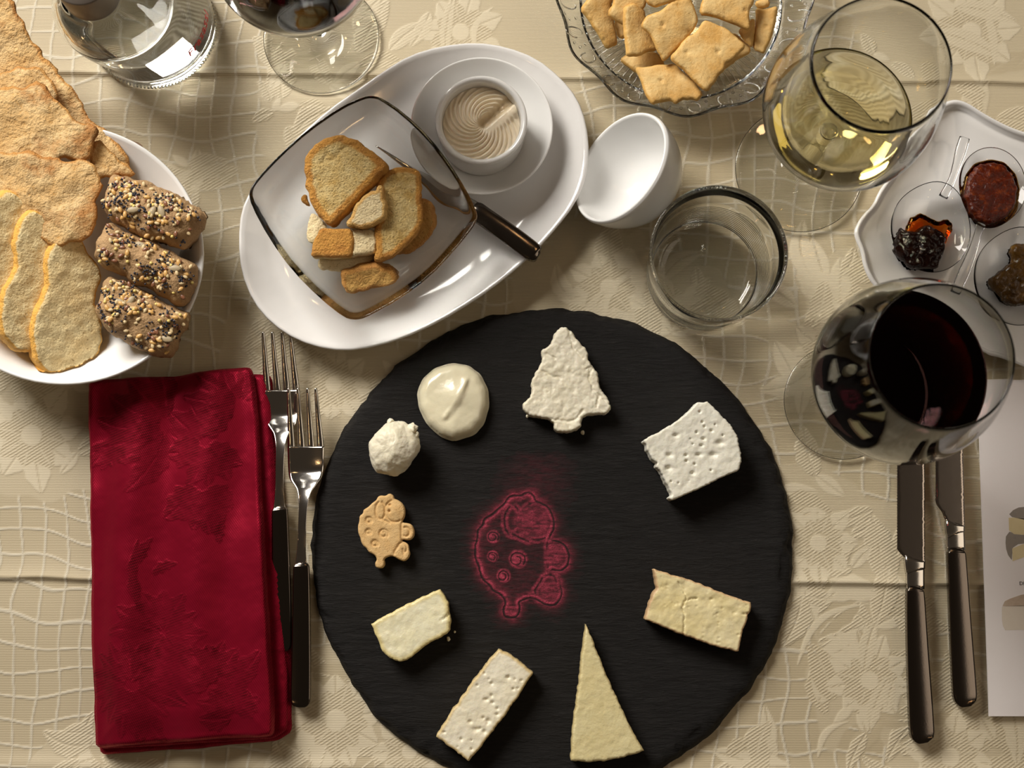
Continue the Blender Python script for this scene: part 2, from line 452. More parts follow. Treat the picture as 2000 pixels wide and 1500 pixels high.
# background tone of the floral zones
hat = hat+zm*.0; pat = pat+zm*.30
for k in range(260):        # scattered sprays inside the zones
    z_ = zones[rng.randint(len(zones))]; a = rng.uniform(0, 6.28); q = rng.uniform(0, .85)**.6*z_[2]
    c = P(z_[0]+q*math.cos(a), z_[1]+q*math.sin(a))[:2]; L = rng.uniform(.016, .044); a2 = rng.uniform(0, 6.28)
    leaf(c, c+L*np.array([math.cos(a2), math.sin(a2)]), L*rng.uniform(.16, .28), rng.choice([.95, .8, .05]), rng.choice([0, .9, .9]), rng.uniform(-.15, .15), rng.choice([0, .07]))
    if k % 3 == 0: leaf(c, c-L*.7*np.array([math.cos(a2+.7), math.sin(a2+.7)]), L*.15, .95, 0)
for a_ in ((655, 1408, .032, 9, .2), (800, 1470, .024, 8, 0), (900, 60, .030, 7, .4), (1620, 690, .026, 8, .1), (1700, 1330, .028, 9, .5), (650, 750, .026, 8, .7), (60, 850, .034, 8, .2), (1600, 1060, .026, 8, 0), (1190, 560, .028, 8, .3), (1900, 60, .034, 8, .1), (1860, 1480, .028, 8, .6)):
    flower(*a_)
for (a_, b_, w_) in (((690, 60), (745, -10), .006), ((760, 95), (830, 40), .006), ((840, 20), (800, 90), .005), ((870, 110), (890, -20), .004), ((1830, 60), (1960, 110), .007), ((1870, 10), (1990, 40), .006), ((1930, 20), (1945, 125), .003),
                     ((1690, 1310), (1715, 1210), .0055), ((1700, 1420), (1740, 1320), .0045), ((1735, 1395), (1750, 1325), .004), ((1500, 1440), (1520, 1480), .003), ((600, 655), (660, 690), .007), ((700, 640), (610, 640), .006),
                     ((1150, 640), (1190, 560), .006), ((1220, 640), (1170, 600), .006), ((1500, 560), (1560, 600), .006), ((340, 360), (372, 330), .003), ((372, 372), (398, 345), .003), ((352, 385), (360, 362), .003)):
    leaf(P(*a_)[:2], P(*b_)[:2], w_, .95, .3, .05)
for (a_, b_) in (((930, 100), (965, 10)), ((1180, 630), (1265, 520)), ((1560, 1300), (1700, 1180)), ((1600, 1480), (1660, 1410))):
    leaf(P(*a_)[:2], P(*b_)[:2], .0022, 1, 0, .2)
# --- relief: fold creases and soft ripples
def py_line(px0, py0, px1, py1):
    a = P(px0, py0)[:2]; b2 = P(px1, py1)[:2]; dv = (b2-a)/np.linalg.norm(b2-a); nn = np.array([-dv[1], dv[0]])
    return (XY-a) @ nn, ((XY-a) @ dv)/np.linalg.norm(b2-a)
Zc = fbm(XY, .09, 2, 21)*.00045
def crease(a, b2, amp=.0011, x0=-9, x1=9):
    s, tt = py_line(*a, *b2); wv = s+fbm(XY, .05, 2, 5)*.0012
    up = np.where(wv > 0, np.exp(-np.clip(wv, 0, 1)/.0055), np.exp(-(np.minimum(wv, 0)/.0022)**2))
    m_ = sstep(x0-.03, x0+.03, tt)*(1-sstep(x1-.03, x1+.03, tt)); return amp*up*m_
Zc += crease((0, 1126, ), (2000, 1140), .0026)+crease((0, 137), (2000, 158), .0024)
s, tt = py_line(0, 205, 2000, 190); Zc += .0024*np.exp(-(s/.011)**2)*(1-sstep(.28, .5, tt))
s, tt = py_line(0, 290, 2000, 250); Zc += -.0012*np.exp(-(s/.012)**2)*(1-sstep(.25, .4, tt))
s, tt = py_line(1400, 660, 1640, 620); Zc += .0024*np.exp(-(s/.007)**2)*sstep(-.2, .2, tt)*(1-sstep(1.2, 1.6, tt))
s, tt = py_line(0, 1496, 2000, 1512); Zc += .0016*np.exp(-(s/.006)**2)
s, tt = py_line(0, 1330, 2000, 1340); Zc += .0006*np.sin(s/.02)*(1-sstep(.1, .14, tt))
Zc -= .0026
Zc += (emb*.00012+line*.00012)
Zf = Zc; border = (np.abs(XY[:, 0]) > .59) | (XY[:, 1] < -.37) | (XY[:, 1] > .63)
V = np.c_[XY, Zf]
i0 = (np.arange(ny-1)[:, None]*nx+np.arange(nx-1)[None]).ravel()
Fq = np.c_[i0, i0+1, i0+1+nx, i0+nx]
m, t, b = nt('damask_cloth'); co = coords(t)
g0 = (.440, .358, .218); g1 = (.710, .628, .460)
a1 = attr(t, 'pat'); a2 = attr(t, 'hat'); a3 = attr(t, 'line')
def waves(t, vec, sc, rotz, dist=.5):
    mp = N_(t, 'ShaderNodeMapping'); mp.inputs['Rotation'].default_value = (0, 0, rotz); t.links.new(vec, mp.inputs[0])
    wv = N_(t, 'ShaderNodeTexWave'); wv.inputs['Scale'].default_value = sc; wv.inputs['Distortion'].default_value = dist; wv.inputs['Detail'].default_value = 1
    t.links.new(mp.outputs[0], wv.inputs['Vector']); return wv.outputs['Fac']
wh = waves(t, co, 300, math.pi/2, .8); wd_ = waves(t, co, 170, math.radians(58), .8); wf = waves(t, co, 380, math.radians(30), .3)
base = mixc(t, a1, mixc(t, math_(t, 'MULTIPLY', wh, .35), g0, g1), mixc(t, math_(t, 'MULTIPLY', wf, .25), g1, g0))
base = mixc(t, math_(t, 'MULTIPLY', a2, .8), base, mixc(t, wd_, g0, g1))
base = mixc(t, math_(t, 'MULTIPLY', a3, .9), base, mixc(t, wf, (.50, .44, .32), (.72, .67, .55)))
vv = noise(t, 9, 3); base = mixc(t, .10, base, mixc(t, vv, (.42, .36, .26), (.72, .68, .58)))
t.links.new(base, b.inputs['Base Color']); b.inputs['Roughness'].default_value = .55
b.inputs['Sheen Weight'].default_value = .15; b.inputs['Specular IOR Level'].default_value = .35
hh = math_(t, 'ADD', math_(t, 'MULTIPLY', math_(t, 'ADD', math_(t, 'MULTIPLY', wh, .5), math_(t, 'MULTIPLY', wd_, a2)), .8), math_(t, 'MULTIPLY', math_(t, 'ADD', a1, a3), .8)); bump(t, b, hh, .00032, .8)
MAT['cloth'] = m
o = mk('tablecloth', V, Fq, m, attrs={'pat': pat, 'hat': hat, 'line': line}, origin=(0, .12, -.0045))
tag(o, 'cream damask tablecloth woven with flowers and a wavy lattice, creased from folding', 'tablecloth')

# ------------------------------------------------------------------ slate board
SCN = np.array([.0375, .0095]); SR = .1515
ang = np.linspace(0, 2*math.pi, 400, endpoint=False)
rr_ = SR+.0012*fbm(np.c_[np.cos(ang), np.sin(ang)]*3, 1.0, 3, 3)+.0008*fbm(np.c_[np.cos(ang), np.sin(ang)]*20, 1.0, 3, 8)
prof = [(0, .0000)]
V = []; rings = [(-.0012, .0), (-.0002, .0012), (.0, .0028), (.0010, .0040), (.0032, .0052), (.006, .0060), (.0085, .0061)]+[(x, .0061) for x in np.linspace(.012, .145, 60)]
for k, (ins, z) in enumerate(rings):
    chip = np.abs(fbm(np.c_[np.cos(ang)*SR, np.sin(ang)*SR, np.full(400, ins*1.5)], .008, 3, 31))*(1.0 if 2 <= k <= 5 else 0)
    rq = rr_-ins-chip*.0018; zz = z-chip*.0008
    x = SCN[0]+rq*np.cos(ang); y = SCN[1]+rq*np.sin(ang)
    if k > 4: zz = zz+fbm(np.c_[x, y*5], .03, 3, 4)*.00016
    V += list(zip(x, y, np.broadcast_to(zz, x.shape)))
Fs = []
for k in range(len(rings)-1):
    for i in range(400):
        j = (i+1) % 400; Fs.append((k*400+i, k*400+j, (k+1)*400+j, (k+1)*400+i))
Fs.append(tuple((len(rings)-1)*400+i for i in range(400))); Fs.append(tuple(range(400))[::-1])
m, t, b = nt('slate'); mp = N_(t, 'ShaderNodeMapping'); mp.inputs['Scale'].default_value = (1, 5.5, 1); mp.inputs['Rotation'].default_value = (0, 0, math.radians(-6)); t.links.new(coords(t), mp.inputs[0])
n1 = noise(t, 90, 8, mp.outputs[0], .75, .4); n2 = noise(t, 25, 5, mp.outputs[0])
t.links.new(ramp(t, n1, [(.3, (.005, .0042, .004)), (.6, (.0105, .0092, .0086)), (.85, (.042, .038, .036))]), b.inputs['Base Color'])
b.inputs['Roughness'].default_value = .62; b.inputs['Specular IOR Level'].default_value = .26
bump(t, b, math_(t, 'ADD', n1, n2), .0020, .75); MAT['slate'] = m
slate = mk('slate_board', V, Fs, m, origin=(SCN[0], SCN[1], 0))
tag(slate, 'round black slate board with chipped edge carrying the cheese pieces', 'board')
ZS = .0062

# --- sheep outline shared by the biscuit and the powdered stencil
SH = np.array([(440,1300),(435,1240),(465,1200),(450,1140),(400,1100),(330,1070),(300,1010),(235,960),(205,890),(195,830),(160,760),(155,640),(180,570),(180,480),(240,440),(245,380),(300,350),(340,320),(400,260),(455,225),(480,170),(520,145),(570,150),(620,150),(650,118),(700,120),(740,155),(745,200),(800,215),(870,260),(915,330),(930,420),(915,500),(870,570),(890,590),(960,595),(1030,620),(1065,680),(1080,750),(1065,820),(1020,870),(960,875),(890,860),(860,890),(930,910),(980,950),(990,1030),(1010,1090),(990,1150),(950,1200),(900,1220),(820,1190),(760,1150),(700,1130),(640,1150),(580,1180),(595,1240),(585,1300),(540,1335),(470,1330)], float)
def spiral(cx, cy, r, turns=1.35, a0=.6):
    return [(cx+r*(1-.6*k/24)*math.cos(a0-2*math.pi*turns*k/24), cy+r*(1-.6*k/24)*math.sin(a0-2*math.pi*turns*k/24)) for k in range(25)]
def arc(cx, cy, rx, ry, a0, a1, n=20):
    return [(cx+rx*math.cos(math.radians(a0+(a1-a0)*k/n)), cy+ry*math.sin(math.radians(a0+(a1-a0)*k/n))) for k in range(n+1)]
SPI = [spiral(330, 550, 58), spiral(325, 740, 50), spiral(570, 770, 82), spiral(430, 930, 62)]
GRO = [arc(525, 390, 80, 145, -70, 250), arc(760, 400, 165, 180, 60, 250), arc(935, 740, 62, 75, -110, 130), arc(880, 1000, 75, 85, -180, 60), [(870, 600), (865, 690), (870, 850)], [(820, 950), (750, 1060), (750, 1100)], [(890, 1020), (905, 1100)], [(680, 590), (600, 560), (520, 520)]]
EYE = [(675, 300), (670, 400)]
def sheep_px(a): a = np.asarray(a, float); return np.c_[680+a[:, 0]/8.333, 950+a[:, 1]/8.333]
def powder_px(a): a = sheep_px(a); return np.c_[928+(a[:, 0]-699)*1.66, 962+(a[:, 1]-964)*1.67]
# powder: a film of red powder on the slate, dense along the stencil
zP = ZS+.00028
pO = P(*powder_px(chaikin(SH, 2)).T, zP)[:, :2]
lo, hi = pO.min(0)-.016, pO.max(0)+[.018, .03]
gx_ = np.arange(lo[0], hi[0], .00033); gy_ = np.arange(lo[1], hi[1], .00033); GX, GY = np.meshgrid(gx_, gy_); Q = np.c_[GX.ravel(), GY.ravel()]
Qn = Q+np.c_[fbm(Q, .004, 2, 41), fbm(Q, .004, 2, 42)]*.0003
d = segdist(Qn, pO); ins = inside(Qn, pO); sd = np.where(ins, d, -d)
Ip = np.where(ins, 1.0*np.exp(-np.abs(sd-.0013)/.0011)+.10, .55*np.exp(-(-sd-.0012)/.0014)*sstep(.0006, .0010, -sd))
Ip *= np.where(np.abs(sd+.0001) < .0005, .12, 1)
for g in SPI:
    gd = segdist(Qn, P(*powder_px(g).T, zP)[:, :2], False); c = P(*powder_px([np.mean(g, 0)]).T, zP)[0, :2]; rc = np.hypot(*(Q-c).T)
    R0 = np.ptp(P(*powder_px(g).T, zP)[:, 0])/2
    Ip = np.maximum(Ip, .85*(1-sstep(R0*1.05, R0*1.6, rc))*sstep(.00025, .0006, gd))
for g in GRO:
    gd = segdist(Qn, P(*powder_px(g).T, zP)[:, :2], False)
    Ip = np.maximum(Ip, .62*np.exp(-((gd-.0014)/.0012)**2)); Ip *= np.where(gd < .0005, .3, 1)
hc = P(*powder_px([(720, 400)]).T, zP)[0, :2]; Ip = np.maximum(Ip, .55*(1-sstep(.6, 1.1, np.hypot((Q[:, 0]-hc[0])/.014, (Q[:, 1]-hc[1])/.012)))*ins)
for cc_, rr2 in (((930, 740), .0075), ((900, 1080), .008), ((515, 1270), .004)):
    hc = P(*powder_px([cc_]).T, zP)[0, :2]; Ip = np.maximum(Ip, .62*(1-sstep(rr2*.6, rr2*1.1, np.hypot(*(Q-hc).T)))*ins)
hz = P(1050, 930, zP)[:2]; Ip = Ip+.10*np.exp(-(np.hypot(*(Q-hz).T)/.018)**2)*(~ins)+.05*np.exp(-d/.008)
Ip *= (.72+.45*fbm(Q*[1, 3], .004, 3, 44)); ed = np.minimum.reduce([Q[:, 0]-lo[0], hi[0]-Q[:, 0], Q[:, 1]-lo[1], hi[1]-Q[:, 1]]); Ip *= sstep(0, .008, ed)
Ip = np.clip(Ip, 0, 1); a, b2 = GX.shape; i0 = (np.arange(a-1)[:, None]*b2+np.arange(b2-1)[None]).ravel()
keep = Ip[i0] > .012
Fq = np.c_[i0, i0+1, i0+1+b2, i0+b2][keep]; us, inv = np.unique(Fq, return_inverse=True)
zz = zP+fbm(Q, .002, 2, 4)*.00006
m, t, b = nt('red_powder'); b.inputs['Base Color'].default_value = (.46, .050, .095, 1); b.inputs['Roughness'].default_value = .9
n = noise(t, 1500, 3); al = math_(t, 'MULTIPLY', attr(t, 'dens'), ramp(t, n, [(.3, (.35, .35, .35)), (.6, (1, 1, 1))])); t.links.new(al, b.inputs['Alpha'])
o = mk('powder_sheep', np.c_[Q, zz][us], inv.reshape(Fq.shape), m, slate, attrs={'dens': Ip[us]})
tag(o, 'red powder dusted in the shape of a sheep', kind='stuff')

# --- sheep biscuit
def groove_fn(z, feats, dots=(), dep=.0011, wid=.0006):
    G = [P(*sheep_px(g).T, z)[:, :2] for g in feats]; D = [P(*sheep_px([g]).T, z)[0, :2] for g in dots]
    def fn(x, y, d):
        q = np.c_[x, y]; h = np.zeros(len(x))
        for g in G: h = np.minimum(h, -dep*np.exp(-(segdist(q, g, False)/wid)**2))
        for g in D: h = np.minimum(h, -.0022*np.exp(-(np.hypot(*(q-g).T)/.0008)**2))
        hc = P(*sheep_px([(775, 400)]).T, z)[0, :2]; h = h+.0012*(1-sstep(.0, 1.0, np.hypot((x-hc[0])/.0062, (y-hc[1])/.0075)))
        return h
    return fn
MAT['biscuit'] = bread_mat('biscuit', (.74, .50, .23), (.70, .44, .18), (.72, .46, .18), (.66, .38, .13), sc=2.5, bmp=.0004, pores=.85)
z = ZS+.0075
V, f, at, inf = slab(sheep_px(SH), z, .0075-.0002, sp=.00062, bevel=.0013, smooth=1, nz=(.00015, .003), top=groove_fn(z, SPI+GRO, EYE), crust='none')
o = mk('sheep_biscuit', V, f, MAT['biscuit'], attrs=at); tag(o, 'golden sheep-shaped biscuit with pressed swirls on the slate', 'biscuit')

# ------------------------------------------------------------------ cheeses
def cheese_mat(name, c1, c2, edge, sc=1., rough=.45, bmp=.0005, sss=.25):
    m, t, b = nt(name); n1 = noise(t, 55*sc, 4); n2 = noise(t, 260*sc, 6)
    c = mixc(t, ramp(t, n1, [(.3, (0, 0, 0)), (.7, (1, 1, 1))]), c1, c2)
    t.links.new(mixc(t, attr(t, 'crust'), c, mixc(t, n2, edge, tuple(.8*q for q in edge))), b.inputs['Base Color'])
    b.inputs['Roughness'].default_value = rough; b.inputs['Subsurface Weight'].default_value = sss; b.inputs['Subsurface Scale'].default_value = .002; b.inputs['Subsurface Radius'].default_value = (1, .8, .5)
    bump(t, b, n2, bmp); return m
def pits(pxs, z, dep=.0016):
    C = [(P(a, b_, z)[:2], r*.0003276, r2) for a, b_, r, r2 in pxs]
    def fn(x, y, d):
        h = np.zeros(len(x))
        for c, r, s in C: h = np.minimum(h, -dep*np.exp(-(np.hypot((x-c[0])*s, (y-c[1]))/r)**2))
        return h
    return fn
def rnd_pits(poly, n, seed, r=(1.0, 2.2)):
    g = np.random.RandomState(seed); p = np.array(poly, float); out = []
    while len(out) < n:
        q = g.uniform(p.min(0), p.max(0))
        if inside(q[None], p)[0] and segdist(q[None], p)[0] > 6: out.append((q[0], q[1], g.uniform(*r), g.uniform(.5, 1.2)))
    return out
def cheese(name, label, px, th, mat, topf=None, **kw):
    z = ZS+th
    a = dict(sp=.0011, bevel=.0009, smooth=0, nz=(.00025, .004), wob=(.0004, .003), side_n=4); a.update(kw)
    V, f, at, inf = slab(px, z, th-.0002, top=topf(z) if topf else None, **a)
    o = mk(name, V, f, mat, attrs=at); tag(o, label, 'cheese'); return o, inf
# tree
tr = [(1555,55),(1620,100),(1635,130),(1680,190),(1740,240),(1725,290),(1765,350),(1810,400),(1815,500),(1870,570),(1910,650),(1880,690),(1800,700),(1710,705),(1690,740),(1680,800),(1600,830),(1500,820),(1480,740),(1400,725),(1300,700),(1258,650),(1270,620),(1330,560),(1325,460),(1370,370),(1415,300),(1390,250),(1400,230),(1440,220),(1475,180),(1495,100)]
tr = [(680+x/3.704, 620+y/3.704) for x, y in tr]
cracks = [[(1110, 645), (1120, 680), (1138, 700)], [(1160, 712), (1150, 735), (1158, 760), (1170, 775)], [(1140, 800), (1128, 815), (1118, 822), (1100, 822), (1078, 818)], [(1165, 795), (1172, 770), (1190, 790)], [(1068, 690), (1085, 700)], [(1145, 720), (1165, 712)], [(1060, 725), (1078, 735), (1095, 738)], [(1160, 700), (1150, 722)]]
def crack_fn(cr, dep=.0011, wid=.0006):
    def mkf(z):
        G = [P(*np.array(g, float).T, z)[:, :2] for g in cr]
        def fn(x, y, d):
            q = np.c_[x, y]+np.c_[fbm(np.c_[x, y], .002, 2, 51), fbm(np.c_[x, y], .002, 2, 52)]*.0005; h = np.zeros(len(x))
            for g in G: h = np.minimum(h, -dep*np.exp(-(segdist(q, g, False)/wid)**2))
            return h+fbm(q, .006, 3, 9)*.0003
        return fn
    return mkf
MAT['fresh'] = cheese_mat('fresh_white_cheese', (.82, .76, .58), (.87, .82, .67), (.76, .70, .54))
cheese('tree_cheese', 'crumbly white cheese cut like a fir tree', tr, .011, MAT['fresh'], crack_fn(cracks), sp=.0007, smooth=1, bevel=.0016, crust='none', wob=(.0004, .002), nz=(.00035, .0028))
# holey white block
hb = [(1258, 860), (1266, 853), (1290, 842), (1316, 826), (1336, 812), (1362, 786), (1382, 784), (1404, 805), (1427, 830), (1440, 850), (1447, 882), (1449, 902), (1443, 918), (1404, 935), (1380, 948), (1334, 968), (1312, 977), (1307, 972), (1313, 966), (1306, 950), (1303, 945), (1296, 932), (1292, 920), (1282, 912), (1284, 903), (1275, 896), (1270, 886), (1264, 878), (1262, 868)]
pt = [(1367, 804, 2.4, 1), (1372, 824, 2, 1), (1376, 833, 2, 1), (1361, 844, 2.3, 1), (1390, 841, 2.6, .8), (1320, 850, 3, .6), (1374, 857, 2.6, .7), (1349, 857, 1.3, 1), (1353, 867, 1.4, 1), (1370, 870, 2.2, .7), (1307, 889, 4, .7), (1340, 889, 2.6, .8), (1365, 888, 3, .6), (1393, 888, 4.5, .6), (1406, 865, 5, .6), (1357, 906, 2, 1), (1306, 914, 4, .7), (1353, 924, 3, .8), (1346, 940, 1.4, 2.5), (1325, 943, 1.6, 1.2), (1311, 940, 1.5, 1), (1389, 918, 2, 1), (1341, 900, 2, .8), (1397, 829, 1.5, 1), (1412, 850, 1.6, 1)]
MAT['holey'] = cheese_mat('holey_white_cheese', (.82, .79, .67), (.86, .84, .73), (.80, .76, .64))
cheese('cheese_block', 'thick white cheese block pitted with small holes and a torn left edge', hb, .018, MAT['holey'], lambda z: pits(pt, z, .0022), sp=.0007, crust='none', wob=(.0003, .0015))
# rinded oblong, cracked
rb = [(1276, 1111), (1283, 1113), (1310, 1122), (1333, 1128), (1370, 1141), (1400, 1153), (1440, 1169), (1465, 1176), (1467, 1186), (1464, 1197), (1460, 1201), (1461, 1208), (1455, 1220), (1450, 1232), (1448, 1250), (1443, 1272), (1435, 1272), (1380, 1257), (1335, 1240), (1295, 1225), (1260, 1210), (1263, 1198), (1269, 1178), (1274, 1163), (1283, 1149), (1280, 1130)]
MAT['rind1'] = cheese_mat('semi_soft_cheese', (.74, .62, .30), (.80, .72, .46), (.66, .44, .24), sc=.8)
m = MAT['rind1']
def rb_top(z):
    f1 = crack_fn([[(1324, 1137), (1336, 1152), (1341, 1168), (1335, 1180), (1332, 1188), (1337, 1200), (1335, 1240)], [(1341, 1172), (1352, 1170), (1362, 1168)], [(1465, 1198), (1452, 1199)]], .0014, .00045)(z)
    f2 = pits(rnd_pits(rb, 34, 3, (.9, 1.9)), z, .0009)
    return lambda x, y, d: f1(x, y, d)+f2(x, y, d)
cheese('cheese_slice', 'yellow oblong cheese slice with a crack across and pinkish rind at its left end', rb, .013, m, rb_top, sp=.0008, crust='side', cband=.0012)
# triangle
tg = [(1144, 1218), (1150, 1232), (1162, 1262), (1190, 1330), (1215, 1385), (1240, 1435), (1259, 1467), (1222, 1478), (1180, 1487), (1150, 1489), (1115, 1486), (1116, 1460), (1121, 1400), (1130, 1340), (1137, 1280)]
MAT['hard'] = cheese_mat('hard_yellow_cheese', (.70, .60, .31), (.74, .66, .38), (.62, .50, .24), sc=1.3, rough=.5)
cheese('cheese_wedge', 'long pale yellow triangular wedge of hard cheese', tg, .011, MAT['hard'], None, crust='side', cband=.0006, nz=(.0002, .004))
# oblong white with holes
ob = [(974, 1269), (992, 1276), (1012, 1290), (1041, 1314), (1020, 1348), (990, 1392), (960, 1432), (935, 1464), (915, 1487), (895, 1472), (870, 1452), (852, 1439), (860, 1424), (880, 1393), (905, 1358), (930, 1322), (955, 1290)]
MAT['oblong'] = cheese_mat('ivory_cheese', (.85, .78, .58), (.87, .82, .67), (.72, .56, .28))
cheese('cheese_oblong', 'ivory oblong cheese slice with many eye holes, beside the long wedge', ob, .013, MAT['oblong'], lambda z: pits(rnd_pits(ob, 22, 5, (1.2, 2.8))+[(992, 1323, 3, .8), (953, 1408, 4, .8), (946, 1429, 3.2, 1), (918, 1410, 3, .8), (930, 1425, 4, .6)], z, .0016), sp=.0008, crust='side', cband=.0018)
# half round wedge
hw = [(859, 1151), (866, 1160), (876, 1178), (879, 1205), (880, 1232), (872, 1239), (855, 1247), (830, 1262), (812, 1278), (795, 1290), (780, 1292), (760, 1285), (745, 1270), (735, 1245), (724, 1219), (745, 1207), (790, 1183), (830, 1163)]
MAT['young'] = cheese_mat('young_cheese', (.84, .78, .52), (.85, .82, .62), (.82, .70, .34), rough=.35)
cheese('cheese_half_round', 'smooth pale half-round cheese piece below the sheep biscuit', hw, .012, MAT['young'], crack_fn([[(880, 1196), (872, 1205), (862, 1212)]], .0012), crust='side', cband=.0028)
for k, (x, y, r, lb) in enumerate(((876, 1248, 3.6, 'ragged crumb fallen at the tip of the half-round cheese'), (888, 1234, 2.2, 'tiny cheese crumb lying just off the half-round cheese'), (1138, 845, 3.6, 'white crumb below the trunk of the fir tree cheese'), (1030, 813, 2.6, 'white crumb at the left foot of the fir tree cheese'))):
    c = P(x, y, ZS+.001); V, f = lump((c[0], c[1], ZS+.0011), (r*.00034, r*.0004, .0011), .3, .0012, k, 8)
    tag(mk('cheese_crumb', V, f, MAT['fresh']), lb, 'crumb')
# ricotta ball
rc = thing('ricotta_scoop', 'lumpy white scoop of fresh ricotta beside the cream dollop', 'cheese', P(770, 880, ZS))
c = P(770, 876, ZS+.010); V, f = lump((c[0], c[1], ZS+.0128), (.0152, .0168, .0132), .10, .011, 3, 60, 6)
V[:, 2] = np.maximum(V[:, 2], ZS+.0001); mk('scoop', V, f, MAT['fresh'], rc)
for k, (x, y, r) in enumerate(((763, 824, 5.5), (806, 836, 8.5), (814, 848, 5))):
    c = P(x, y, ZS+.016); V, f = lump((c[0], c[1], ZS+.016), (r*.00036,)*3, .35, .0022, k+9, 12); mk('peak', V, f, MAT['fresh'], rc)
# soft cream dollop
MAT['cream'] = plain('soft_cream_cheese', (.80, .74, .54), .22, sss=.2, bmp=(160, .0003), coat=.2)
cm = [(885, 707), (915, 712), (938, 730), (952, 758), (954, 790), (945, 825), (925, 847), (885, 859), (860, 850), (835, 828), (818, 795), (815, 765), (825, 738), (850, 716)]
z = ZS+.0085
pk = [(910, 745), (905, 765), (897, 783), (885, 800), (872, 815)]; pkw = P(*np.array(pk, float).T, z)[:, :2]; cw = P(893, 772, z)[:2]
def cream_top(x, y, d):
    q = np.c_[x, y]; dd = segdist(q, pkw, False)
    sidev = (x-cw[0])*.8-(y-cw[1])*.5
    return .0030*(1-np.exp(-d/.008))+.0026*np.exp(-(np.hypot(*(q-cw).T)/.008)**2)+.0014*np.exp(-(dd/.002)**2)-.0012*np.exp(-(dd/.003)**2)*sstep(0, .003, sidev)
V, f, at, inf = slab(cm, z, .0085-.0003, sp=.0009, bevel=.0062, smooth=2, nz=(.0002, .006), top=cream_top, side_n=3, bulge=.0006, crust='none')
tag(mk('cream_cheese_dollop', V, f, MAT['cream']), 'smooth round dollop of soft cream-coloured cheese on the slate', 'cheese')

# ------------------------------------------------------------------ napkin
m, t, b = nt('red_satin'); co = coords(t)
a1 = attr(t, 'pat'); tw = waves(t, co, 330, math.radians(25), .3); n2 = noise(t, 400, 4); fl = waves(t, co, 200, math.radians(70), .5)
c = mixc(t, a1, mixc(t, tw, (.17, .002, .012), (.30, .006, .026)), mixc(t, fl, (.045, .0005, .002), (.17, .002, .011)))
t.links.new(c, b.inputs['Base Color']); 
r_ = N_(t, 'ShaderNodeMapRange'); b.inputs['Metallic'].default_value = .5; r_.inputs['To Min'].default_value = .40; r_.inputs['To Max'].default_value = .62; t.links.new(a1, r_.inputs['Value']); t.links.new(r_.outputs[0], b.inputs['Roughness'])
b.inputs['Sheen Weight'].default_value = .12; b.inputs['Sheen Tint'].default_value = (1, .25, .3, 1); b.inputs['Specular IOR Level'].default_value = .4; b.inputs['Specular Tint'].default_value = (1, .22, .28, 1)
bump(t, b, math_(t, 'ADD', math_(t, 'MULTIPLY', tw, .4), math_(t, 'MULTIPLY', math_(t, 'ADD', a1, math_(t, 'MULTIPLY', n2, a1)), 1.0)), .00028, .7)
MAT['satin'] = m
nap = thing('napkin', 'folded dark red satin damask napkin beside the forks', 'napkin', P(350, 1090, 0))
def nap_pat(V):
    global XY, pat, hat, emb, line
    keep = (XY, pat, hat, emb, line)
    XY = V[:, :2]; n_ = len(XY); pat = np.zeros(n_); hat = np.zeros(n_); emb = np.zeros(n_); line = np.zeros(n_)
    zN = .014
    def Pn(x, y): return P(x, y, zN)[:2]
    def fan(px, py, rad, n, a0, a1, wd, seed):
        g = np.random.RandomState(seed)
        for k in range(n):
            a = math.radians(a0+(a1-a0)*k/max(1, n-1)); c_ = Pn(px, py); L = rad*g.uniform(.75, 1.1); wd = wd; dv = np.array([math.cos(a), math.sin(a)])
            leaf(c_+dv*rad*.10, c_+dv*L, wd*g.uniform(1.2, 1.9), g.uniform(.55, 1), .5, g.uniform(-.12, .12), .12)
    fan(320, 1235, .032, 12, 0, 330, .0042, 1); fan(320, 1235, .018, 8, 20, 350, .0028, 5); fan(262, 1335, .034, 9, 100, 260, .0036, 2); fan(262, 1335, .040, 8, -80, 60, .0040, 3)
    fan(405, 865, .030, 11, 60, 330, .0048, 4); fan(330, 830, .050, 7, 110, 240, .0055, 6); fan(420, 1345, .034, 8, 20, 160, .0050, 7); fan(400, 950, .030, 6, 220, 320, .0055, 8)
    fan(470, 790, .035, 6, 60, 200, .004, 9); fan(210, 870, .02, 5, 200, 320, .003, 10); fan(460, 1400, .025, 7, 40, 180, .004, 12)
    for (a_, b_) in (((283, 1200), (275, 1050)), ((275, 1100), (300, 1050)), ((430, 1060), (440, 1010)), ((300, 1120), (350, 1100))):
        leaf(Pn(*a_), Pn(*b_), .0032, 1, .5, .1, .2)
    out = pat.copy(); XY, pat, hat, emb, line = keep
    return out*(.75+.3*fbm(V, .003, 2, 61))
def nap_wave(k, seed, amp=.0028):
    def fn(x, y, d): return amp*np.sin((x+.01*fbm(np.c_[x*0, y], .1, 2, seed))/k+seed)+.0010*fbm(np.c_[x, y], .04, 2, seed)+.0025*sstep(0, .02, d)
    return fn
